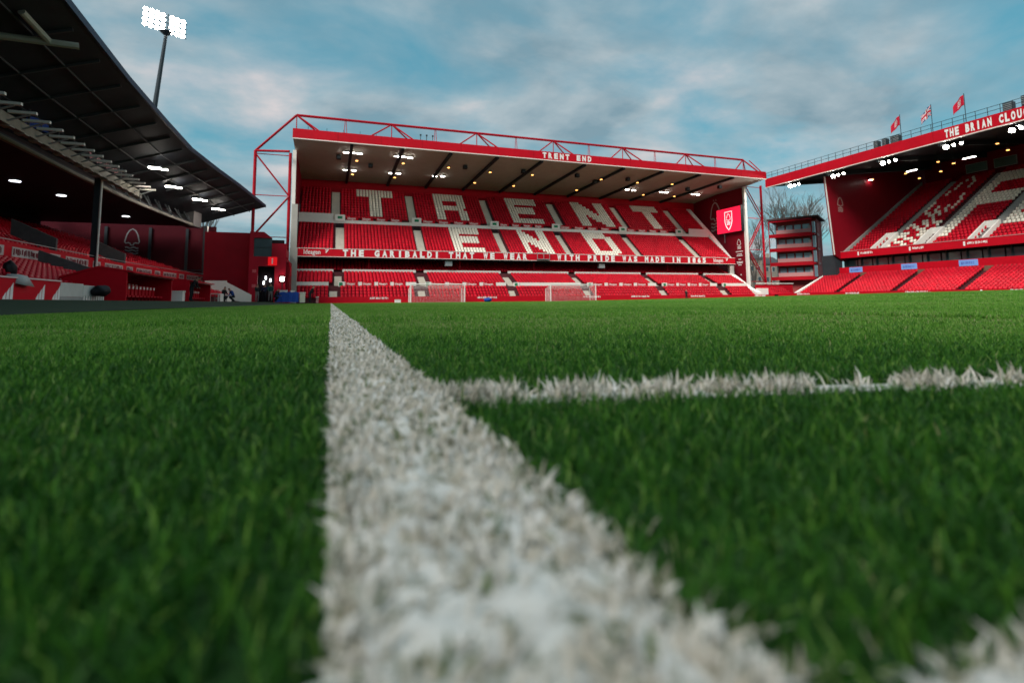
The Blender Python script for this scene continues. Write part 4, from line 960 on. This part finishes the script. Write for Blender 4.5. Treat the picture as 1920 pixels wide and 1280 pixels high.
def corner_building():
    T = thing('corner_building', (-9, 69, 0.2), 'red corner block with a dark window and a players doorway', 'building')
    MB().box(-13.6, -8.9, 66.6, 74.0, .2, 8.25).build('wall', REDW, T)
    # gabled front block round the doorway
    b = MB(); X0, X1, D0, D1 = -8.88, -5.0, -7.95, -6.2
    b.box(X0, D0, 65.6, 66.0, .1, 4.35); b.box(D1, X1, 65.6, 66.0, .1, 4.35); b.box(X0, X1, 65.6, 66.0, 4.35, 5.45)
    b.box(X0, -8.45, 65.6, 66.0, 5.45, 7.6); b.box(-6.55, X1, 65.6, 66.0, 5.45, 7.0)
    b.prism([(X0, 7.6), (-6.55, 7.6), (-6.55, 7.5), (-7.2, 8.3), (X0, 8.3)][0:2] + [(-6.55, 7.62), (-7.4, 8.3), (X0, 8.3)], lambda u, v, w: (u, w, v), 65.6, 66.0)
    b.box(X0, X0 + .3, 66.01, 70, .1, 8.2); b.box(X1 - .3, X1, 66.01, 70, .1, 6.4)
    b.build('front_wall', mat('bright_red_cladding', (.34, .006, .02), .5, .12, 1.5, stripe=('X', 7)), T)
    w = MB().box(-8.44, -6.56, 65.75, 65.85, 5.46, 7.58).build('window', GLASS, T); MB().box(-8.44, -6.56, 65.7, 65.748, 6.5, 6.56).build('frame', DSTEEL, w)
    d = MB().box(-8.5, -5.35, 68.0, 68.1, .1, 5.4).box(-8.3, -8.2, 66.01, 67.99, .1, 5.4).box(-5.95, -5.85, 66.01, 67.99, .1, 5.4).box(-8.19, -5.96, 66.01, 67.99, 4.6, 4.7).build('doorway', DARKIN, T); MB().box(X0 + .31, X1 - .31, 66.5, 66.6, 5.46, 7.5).build('window_back', DARKIN, T)
    for x, z in ((-7.3, 2.9), (-6.8, 2.6), (-7.5, 2.3)): MB().box(x - .08, x + .08, 67.6, 67.7, z, z + .4).build('corridor_light', LAMPD, d)
    s = MB().box(-6.9, -5.95, 65.45, 65.595, 4.45, 5.4).build('lit_sign', mat('sign_red', (.6, .01, .015), .4, .05, 1, emit=.2, ecol=(1, .01, .015)), T)
    MB().box(-6.5, -6.38, 65.42, 65.448, 4.6, 5.25).build('emblem', PRINT, s)
    for z in (3.6, 1.9): MB().box(-8.5, -8.1, 65.55, 65.595, z, z + .35).build('notice', mat('pink_notice', (.55, .1, .12), .6), T)
    p = MB().box(-13.0, -10.9, 64.6, 64.85, 1.0, 2.62).build('ramp_wall', WHITE, T)
    MB().hexa([(-10.89, 64.6, .6), (-8.4, 64.6, .1), (-8.4, 64.85, .1), (-10.89, 64.85, .6), (-10.89, 64.6, 2.45), (-8.4, 64.6, 1.05), (-8.4, 64.85, 1.05), (-10.89, 64.85, 2.45)]).build('ramp_wall', WHITE, T)
    # stair with a curved rail on the right side
    MB().path([(-5.0, 66, 5.4), (-4.7, 66, 4.9), (-4.5, 66, 4.2), (-4.45, 66, 3.2)], .07).build('handrail', REDS, T)
    MB().box(-4.99, -4.6, 66.0, 69, .1, 4.9).build('side_stair', REDW, T)
corner_building()
def wall_lamp():
    p = onY(529, 523, 65.2)
    T = thing('door_lamp', p, 'bright white lamp on a stand beside the players doorway', 'lamp')
    MB().box(p.x - .2, p.x + .2, p.y - .1, p.y + .1, p.z - .22, p.z + .22).build('lens', LAMP, T); MB().box(p.x - .26, p.x + .26, p.y + .101, p.y + .25, p.z - .28, p.z + .28).build('housing', BLACK, T); MB().tube((p.x, p.y + .2, .1), (p.x, p.y + .2, p.z - .2), .05).build('pole', BLACK, T)
wall_lamp()
MB().box(-4.9, -4.2, 70.5, 70.8, 7.0, 12.6).box(-5.0, -4.1, 70.4, 70.9, 0, 7.0).build('grey_stair_core', mat('pale_block', (.40, .38, .34), .8), label='pale grey block between the corner building and the goal stand', cat='wall')

SKIN = mat('skin', (.36, .2, .14), .6); TROU = mat('dark_trousers', (.015, .016, .02), .8, .2)
def person(loc, yaw, jacket, label, lean=0.0, crouch=0.0, arms=0.5, h=1.0, hair=(.03, .02, .015), trousers=None):
    hip = .93 - .42 * crouch; J = {}
    def rot(p, c, a): d = Vector(p) - Vector(c); return (c[0] + d.x, c[1] + d.y * math.cos(a) - d.z * math.sin(a) * 1.0, c[2] + d.z * math.cos(a) + d.y * math.sin(a))
    hc = (0, 0, hip); A = lean
    up = lambda x, y, z: rot((x, y, hip + z), hc, A)     # torso frame, forward is -Y
    V = []; Ed = []; Rr = []; Mt = []
    def v(p, r, m): V.append(tuple(c * h for c in p)); Rr.append(r * h); Mt.append(m); return len(V) - 1
    root = v(hc, .15, 1); w1 = v(up(0, 0, .2), .135, 0); ch = v(up(0, 0, .42), .165, 0); nk = v(up(0, -.01, .56), .06, 2); h0 = v(up(0, -.03, .65), .085, 2); h1 = v(up(0, -.03, .76), .09, 3); h2 = v(up(0, -.02, .82), .05, 3)
    nose = v(up(0, -.13, .69), .018, 2)
    Ed += [(root, w1), (w1, ch), (ch, nk), (nk, h0), (h0, h1), (h1, h2), (h0, nose)]
    for s in (-1, 1):
        sh = v(up(s * .19, 0, .47), .07, 0); el = v(up(s * .25, -.06 - .12 * arms, .22), .055, 0); wr = v(up(s * .2, -.14 - .28 * arms, .06 + .18 * arms), .04, 0); ha = v(up(s * .18, -.18 - .32 * arms, .0 + .22 * arms), .038, 2)
        Ed += [(ch, sh), (sh, el), (el, wr), (wr, ha)]
        th = v((s * .1, -.02, hip - .1), .1, 1); kn = v((s * .12, -.05 - .38 * crouch, .48 - .05 * crouch), .068, 1); an = v((s * .12, .02 + .02 * crouch, .09), .05, 1); to = v((s * .13, -.16, .05), .045, 4)
        Ed += [(root, th), (th, kn), (kn, an), (an, to)]
    me = bpy.data.meshes.new('person'); me.from_pydata(V, Ed, []); ob = bpy.data.objects.new('tmp', me); COL.objects.link(ob)
    sk = ob.modifiers.new('s', 'SKIN'); ob.modifiers.new('d', 'SUBSURF').levels = 1
    for i, r in enumerate(Rr): me.skin_vertices[0].data[i].radius = (r, r)
    me.skin_vertices[0].data[root].use_root = True
    dg = bpy.context.evaluated_depsgraph_get(); nm = bpy.data.meshes.new_from_object(ob.evaluated_get(dg)); bpy.data.objects.remove(ob)
    nm.materials.clear()
    for m in (jacket, trousers or TROU, SKIN, mat('hair_%d' % int(hair[0] * 1000), hair, .7), BLACK): nm.materials.append(m)
    Va = np.array(V); Ma = np.array(Mt)
    for p in nm.polygons:
        p.material_index = int(Ma[np.argmin(((Va - np.array(p.center)) ** 2).sum(1))]); p.use_smooth = True
    o = link(bpy.data.objects.new('person', nm), loc, None, label, 'person'); o.rotation_euler = (0, 0, yaw); nm.name = 'person'
    return o
JN = mat('navy_jacket', (.012, .02, .06), .7, .2); JK = mat('black_jacket', (.012, .012, .014), .7, .2); JG = mat('green_jacket', (.01, .07, .06), .6, .2); JB = mat('blue_jacket', (.015, .05, .22), .7, .2)
g = .26
person((-6.95, 57.5, g), .6, JK, 'person in black standing before the players doorway', arms=.3, trousers=mat('grey_trousers', (.2, .17, .17), .8))
person((-6.35, 58.3, g), -.5, JN, 'person in navy standing between black and green jackets', arms=.8, h=1.03)
person((-5.75, 57.6, g), .2, JG, 'person in a dark green jacket beside the doorway', arms=.6, lean=.15, h=1.06, trousers=mat('grey_trousers', (.2, .17, .17), .8))
person((-5.25, 56.8, g), 1.2, JK, 'person crouching in black beside the blue covered table', crouch=.8, lean=.5, arms=1)
person((-2.05, 58.0, .15), 1.3, JK, 'person in black bending over a white container', lean=.55, arms=.6, h=1.06)
person((-11.6, 47.4, .3), 1.1, JN, 'person in navy leaning forward over the trestle', lean=.5, arms=.9, h=1.0)
person((-9.0, 52.0, g), 1.0, JK, 'person in dark clothes sitting low by the ramp wall', crouch=.9, lean=.2, arms=.6)
person((-8.2, 52.4, g), -1.0, JB, 'person crouching in a blue jacket near the ramp wall', crouch=.9, lean=.6, arms=.9)
person((-8.6, 38.9, .28), 1.4, JK, 'person in black bending beside the dugouts', lean=.6, arms=.8)
person((55.5, 72.0, .0), 0, JK, 'steward in black standing before the red goal stand seats', arms=.1)

def covered_table():
    T = thing('covered_table', (-4.2, 58, .2), 'long table under a blue cover near the corner', 'table')
    mb = MB(); nx = 14; top = []; 
    for i in range(nx + 1):
        x = -5.3 + 2.2 * i / nx; top.append((x, .04 * math.sin(i * 1.7)))
    for (a, w), (b, w2) in zip(top[:-1], top[1:]):
        mb.hexa([(a, 57.6 - w * .8, .2), (b, 57.6 - w2 * .8, .2), (b, 58.5, .2), (a, 58.5, .2), (a, 57.72, 1.22 + w), (b, 57.72, 1.22 + w2), (b, 58.4, 1.2 + w2), (a, 58.4, 1.2 + w)])
    mb.build('cover', BLUET, T)
    MB().box(-4.9, -4.2, 57.8, 58.2, 1.2, 1.42).box(-3.9, -3.5, 57.8, 58.1, 1.2, 1.38).build('folded_item', mat('pale_cloth', (.6, .58, .55), .8), T)
covered_table()
def small_box(name, x0, x1, y0, y1, z0, z1, m, label, cat, lid=None):
    T = thing(name, ((x0 + x1) / 2, (y0 + y1) / 2, z0), label, cat)
    MB().box(x0, x1, y0, y1, z0, z1 - .08).build('body', m, T); MB().box(x0 - .03, x1 + .03, y0 - .03, y1 + .03, z1 - .079, z1).build('lid', lid or WHITE, T)
small_box('white_container', -3.0, -2.5, 57.7, 58.3, .15, 1.2, mat('off_white_plastic', (.62, .62, .5), .5), 'tall off-white container beside the bending person', 'container')
small_box('pink_bottle_crate', -1.45, -1.2, 58.4, 58.7, .1, .75, mat('pink_plastic', (.6, .25, .25), .5), 'slim pink container on the track by the goal stand', 'container')
small_box('white_crate', -9.6, -8.9, 38.2, 38.8, .25, .95, WHITE, 'white crate standing between the two dugouts', 'crate')
small_box('white_case', 8.2, 9.0, 71.9, 72.2, .0, .45, WHITE, 'low white case on the track left of the goal', 'case')
def trestle():
    T = thing('trestle_ladder', (-10.2, 49.3, .25), 'grey trestle ladder standing beside the dugout', 'ladder')
    for y in (48.9, 49.7):
        for s in (-.5, .5): MB().bar((-10.2 + s * .4, y, .2), (-10.2, y + s * .8, 1.35), .07, .05).build('leg', GSTEEL, T)
    MB().box(-10.5, -9.9, 48.4, 50.2, 1.35, 1.42).build('top', GSTEEL, T)
    for z in (.5, .8, 1.1): MB().box(-10.4, -10.0, 49.25, 49.35, z, z + .04).build('rung', GSTEEL, T)
trestle()
def pitch_table(y0, y1, label):
    T = thing('folding_table', (-9.3, (y0 + y1) / 2, .25), label, 'table', 'white tables by the ramp wall')
    MB().box(-9.7, -8.9, y0, y1, .92, .98).build('top', WHITE, T)
    for x in (-9.62, -8.98):
        for y in (y0 + .08, y1 - .08): MB().bar((x, y, .2), (x, y, .92), .05, .05).build('leg', WHITE, T)
    MB().box(-8.93, -8.91, y0 + .3, y1 - .2, .3, .91).build('front_cloth', WHITE, T)
pitch_table(50.0, 52.0, 'white cloth-fronted table beside the trestle ladder'); pitch_table(53.2, 56.0, 'longer white cloth-fronted table below the ramp wall')

# ------------------------------------------------------------------ goals, boards, balls
def goal(cx, cy, label):
    T = thing('football_goal', (cx, cy, 0), label, 'goal', 'goals in front of the goal stand')
    for s in (-3.66, 3.66):
        MB().tube((cx + s, cy, 0), (cx + s, cy, 2.44), .07, 10).build('post', WHITE, T)
        MB().tube((cx + s, cy + 1.9, 0), (cx + s, cy + 1.9, 1.9), .04, 8).build('stanchion', WHITE, T)
    MB().tube((cx - 3.73, cy, 2.44), (cx + 3.73, cy, 2.44), .07, 10).build('crossbar', WHITE, T)
    mb = MB(); c = .2
    def strip(a, b, t=.007): mb.bar(a, b, t * 2, t * 2)
    n = int(7.32 / c)
    for i in range(n + 1):
        x = cx - 3.66 + i * c; strip((x, cy + 1.9, .02), (x, cy + 1.9, 1.9)); strip((x, cy + .06, 2.4), (x, cy + 1.9, 1.9))
    for k in range(10): z = .05 + k * c; strip((cx - 3.66, cy + 1.9, z), (cx + 3.66, cy + 1.9, z))
    for k in range(1, 9): f = k / 9; strip((cx - 3.66, cy + 1.9 * f, 2.4 - .5 * f), (cx + 3.66, cy + 1.9 * f, 2.4 - .5 * f))
    for s in (-3.66, 3.66):
        for k in range(10): z = .05 + k * c; strip((cx + s, cy + .05, z), (cx + s, cy + 1.9, z))
        for k in range(1, 9): f = k / 9; strip((cx + s, cy + 1.9 * f, .02), (cx + s, cy + 1.9 * f, 2.4 - .5 * f))
    mb.build('net', NETM, T)
goal(33.75, 69.5, 'white-framed goal with net before the middle seats, beside empty grass'); goal(13.65, 69.5, 'white-framed goal with net near the blue bag and white case')
blob('blue_bag', (21.2, 71.6, 0), (.6, .4, .32), BLUET, 'rounded blue bag on the track between the two goals', 'bag', 4)
def board_run(name, pts, h, label, prints):
    (x0, y0), (x1, y1) = pts
    T = thing(name, ((x0 + x1) / 2, (y0 + y1) / 2, 0), label, 'board')
    d = Vector((x1 - x0, y1 - y0, 0)); L_ = d.length; d.normalize(); nrm = Vector((d.y, -d.x, 0))
    f = lambda u, v, w: tuple(Vector((x0, y0, v)) + d * u + nrm * w)
    k = 0.0
    while k < L_ - .1:
        e = min(k + 6.0, L_); MB().hexa([f(k + .01, -.1, -.06), f(e - .01, -.1, -.06), f(e - .01, -.1, .06), f(k + .01, -.1, .06), f(k + .01, h, -.06), f(e - .01, h, -.06), f(e - .01, h, .06), f(k + .01, h, .06)]).build('panel', RED, T); k = e
    for u, w in prints:
        mb = MB(); smallprint(mb, u, h - .32, w, .26, lambda a, b, c: f(a, b, c + .062)); mb.build('lettering', PRINT, T)
board_run('perimeter_board', ((-1.5, 72.8), (75.0, 72.8)), .85, 'low red perimeter board along the foot of the goal stand', ((6.5, 2.5), (21.5, 3), (38.5, 3), (47, 3.5), (58.5, 3), (72, 2.5)))
board_run('perimeter_board', ((76.2, 73.0), (76.2, 14.0)), 1.05, 'low red perimeter board along the foot of the far side stand', ((4, 2.5), (13, 2.4), (22, 3), (34, 4), (44, 3)))
for k_, (x, y) in enumerate(((1612, 556), (1638, 555), (1684, 553), (1744, 549), (1770, 549), (1840, 546), (1905, 545))):
    p = onX(x, y, 74.6); blob('training_ball', (74.6, p.y, p.z - .18), (.17, .17, .17), PRINT, '%s white ball before the far red board counted from the goal stand' % ORD[k_], 'ball', 1)['group'] = 'white balls before the far perimeter board'
def corner_seating():
    T = thing('corner_seating', (76, 75, 0), 'small block of red corner seats between the goal stand and a white raking wall', 'seating')
    rw, d = rows(4, 74.2, .45, 76.6, 1.5); mb = MB(); terrace(mb, rw, d, lambda a, z, w: (w, a, z), 75.0, 81.5); mb.build('terrace', TERR, T)
    seats('seats', [(75.4 + .5 * k, a + d * .45, z) for a, z in rw for k in range(12)], 0, SEATR, T)
    MB().box(72.4, 74.9, 74.0, 74.3, 0, 2.0).build('gate_wall', WHITE, T)
    MB().box(75.0, 84, 77.0, 77.2, .5, 2.7).build('rear_wall', RED, T); MB().tube((75, 76.9, 2.95), (84, 76.9, 2.95), .09, 6).build('rail', WHITE, T)
corner_seating()

# ------------------------------------------------------------------ behind: corner box building, houses, trees, mast
def box_building():
    A = Vector((88.2, 86.2, 0)); B = Vector((92.6, 79.4, 0)); u = (B - A).normalized(); n = Vector((u.y, -u.x, 0))   # n points away from the pitch or towards it
    if n.dot(-A) < 0: n = -n
    L_ = (B - A).length
    T = thing('balcony_building', (A + B) / 2, 'four-storey red building with balconies behind the corner', 'building')
    f = lambda a, b, z: tuple(A + u * a - n * b + Vector((0, 0, z)))       # a along front, b depth back, z up
    def bx(a0, a1, b0, b1, z0, z1): return MB().hexa([f(a0, b0, z0), f(a1, b0, z0), f(a1, b1, z0), f(a0, b1, z0), f(a0, b0, z1), f(a1, b0, z1), f(a1, b1, z1), f(a0, b1, z1)])
    zs = [4.4, 7.4, 10.4, 13.4]
    bx(1.2, L_ + .6, 1.6, 9, .0, 16.6).build('wall', mat('dark_brick', (.40, .07, .07), .8, .2), T)
    bx(-.2, L_ + 1.3, -.3, 9.3, 16.65, 17.0).build('roof', mat('roof_edge', (.09, .05, .05), .7), T)
    bx(.0, L_ + .1, -.05, .1, 16.2, 16.64).build('roof_fascia', REDS, T)
    for z in zs:
        bx(0, L_ + .4, 0, 1.59, z - .35, z).build('balcony_slab', RED, T)
        bx(.0, L_, -.12, -.01, z - .5, z + .25).build('slab_edge', RED, T)
        bx(1.4, L_ - .2, .35, .45, z + .05, z + 1.05).build('balustrade', mat('balustrade', (.62, .30, .29), .5), T)
        for k in range(4):
            a = 1.5 + k * 1.55; w = bx(a, a + 1.35, 1.52, 1.58, z + .2, z + 2.2).build('window', DSTEEL, T); bx(a + .07, a + 1.28, 1.46, 1.515, z + .3, z + 2.1).build('pane', mat('pale_glass', (.22, .32, .38), .15, .2, 1, spec=.8), w)
        bx(1.25, 1.4, .3, .5, z, z + 2.6).build('blue_end_pane', GLASS, T)
        bx(L_ - .9, L_ - .2, 1.40, 1.455, z + .9, z + 1.8).build('light_panel', mat('pale_panel', (.5, .5, .46), .6), T)
    for a in (0.05, L_ - .1): MB().tube(f(a, .0, .2), f(a, .0, 16.3), .10, 6).build('post', REDS, T)
    for b in (2.6, 5.2): bx(L_ + .605, L_ + .66, b - .06, b + .06, 2, 16.6).build('side_post', mat('pink_trim', (.6, .25, .25), .5), T)
    for z in zs: bx(L_ + .605, L_ + .65, 1.7, 5.1, z - .3, z + .15).build('side_band', mat('pink_trim', (.6, .25, .25), .5), T)
    for z in zs:
        w = bx(L_ + .605, L_ + .64, 2.8, 5.0, z + .4, z + 2.4).build('side_panel', RED, T)
    for z in zs: bx(L_ - .05, L_ + .5, .15, 1.5, z + .1, z + 2.4).build('glazed_end', mat('pale_glass', (.22, .32, .38), .15, .2, 1, spec=.8), T)
box_building()
def house(x, y, w, d, h, roof, label):
    T = thing('house', (x, y, -.3), label, 'house', None)
    MB().box(x - w / 2, x + w / 2, y - d / 2, y + d / 2, -.35, h).build('wall', BRICK, T)
    MB().prism([(y - d / 2 - .3, h), (y + d / 2 + .3, h), (y, h + roof)], lambda u, v, q_: (q_, u, v), x - w / 2 - .3, x + w / 2 + .3).build('roof', SLATE, T)
    for z in np.arange(2.0, h - 1.6, 3.0):
        for k in np.arange(-w / 2 + 1.4, w / 2 - .8, 2.4):
            f = MB().box(x + k - .6, x + k + .6, y - d / 2 - .06, y - d / 2 - .002, z, z + 1.5).build('window', WHITE, T); MB().box(x + k - .5, x + k + .5, y - d / 2 - .08, y - d / 2 - .061, z + .1, z + 1.4).build('pane', GLASS, f)
    MB().box(x + w * .2, x + w * .2 + 1, y - .5, y + .5, h + roof * .4, h + roof + 1).build('chimney', BRICK, T)
house(113.5, 122, 7.6, 9, 11.5, 2.6, 'beige rendered house seen through the corner tower'); house(123.5, 124, 8, 9, 10.2, 2.6, 'lower beige house beyond the balcony building')
def tree(loc, h, spread, seed, label, trunk_h=.25):
    T = thing('bare_tree', loc, label, 'tree', 'bare winter trees'); r = random.Random(seed); tr = MB(); cr = MB(); base = Vector(loc)
    tr.tube(base - Vector((0, 0, .4)), base + Vector((0, 0, h * trunk_h)), h * .022, 8, h * .016)
    def grow(p, d, L_, rad, lv):
        q_ = p; n = 3
        for i in range(n):
            d = (d + Vector((r.uniform(-.16, .16), r.uniform(-.16, .16), r.uniform(-.02, .12)))).normalized(); e = q_ + d * (L_ / n)
            cr.tube(q_, e, max(rad * (1 - .2 * i / n), .010), 3 if lv > 1 else 5, max(rad * (1 - .2 * (i + 1) / n), .008)); q_ = e
            if lv < 5 and (i > 0 if lv < 4 else i == 1):
                for _ in range(2 if lv < 3 else 2):
                    a = r.uniform(0, 6.283); sp = Vector((math.cos(a), math.sin(a), r.uniform(.1, .7))) * spread
                    grow(q_, (d + sp * r.uniform(.5, 1.0)).normalized(), L_ * r.uniform(.58, .78), rad * .58, lv + 1)
    for k in range(5):
        a = k * 1.257 + r.uniform(-.3, .3); grow(base + Vector((0, 0, h * trunk_h * (.8 + .05 * k))), Vector((math.cos(a) * .42 * spread, math.sin(a) * .42 * spread, 1)).normalized(), h * .34, h * .0075, 1)
    tr.build('trunk', BARK, T); cr.build('crown', BARK, T, recalc=False)
tree((115.0, 105, -.35), 27.5, .75, 4, 'tall bare tree above the balcony building'); tree((122, 107, -.35), 23, .7, 9, 'smaller bare tree behind the balcony building, nearer the far stand'); tree((105.8, 109, -.35), 19, .6, 12, 'bare tree behind the corner steel tower')
tree((-23.4, 110, -.35), 25.0, .5, 21, 'bare tree whose twigs rise over the dark cantilever roof')

def mast():
    k = .88; top = onY(311, 66, 88); bot = onY(290, 200, 88); d = (top - bot); base = bot - d * ((bot.z + .35) / d.z)
    T = thing('floodlight_mast', base, 'tall dark mast with a bank of lit floodlights above the stand roof', 'floodlight')
    MB().tube(base, top, .6, 12, .22).build('pole', DSTEEL, T)
    MB().tube(top, top + Vector((0, 0, .5)), .35, 8, .9).build('head_collar', DSTEEL, T)
    aim = Vector((.35, -1, -.12)); ax = Vector((1, .35, 0)).normalized(); up = Vector((0, 0, 1)); fwd = Vector((ax.y, -ax.x, -.25)).normalized()
    c0 = onY(313, 45, 88)
    tilt = -.10
    def P(a, b): return c0 + (ax * a + up * (b + a * tilt)) * .76
    for b in (-1.5, -.5, .5, 1.5): MB().bar(P(-3.9, b - .28), P(3.4, b - .28), .08, .1).build('crossarm', DSTEEL, T)
    for a in (-.35, .15): MB().bar(P(a, -2.0), P(a, 2.1), .1, .1).build('ladder_rail', DSTEEL, T)
    for b in (-1.5, -.5, .5, 1.5):
        for a in (-3.55, -2.6, -1.65, -.7, .8, 1.75, 2.7):
            c = P(a, b); MB().tube(c - fwd * .4, c, .2, 8, .33).build('housing', DSTEEL, T); MB().tube(c + fwd * .01, c + fwd * .06, .31, 10).build('lens', LAMPB, T)
mast()
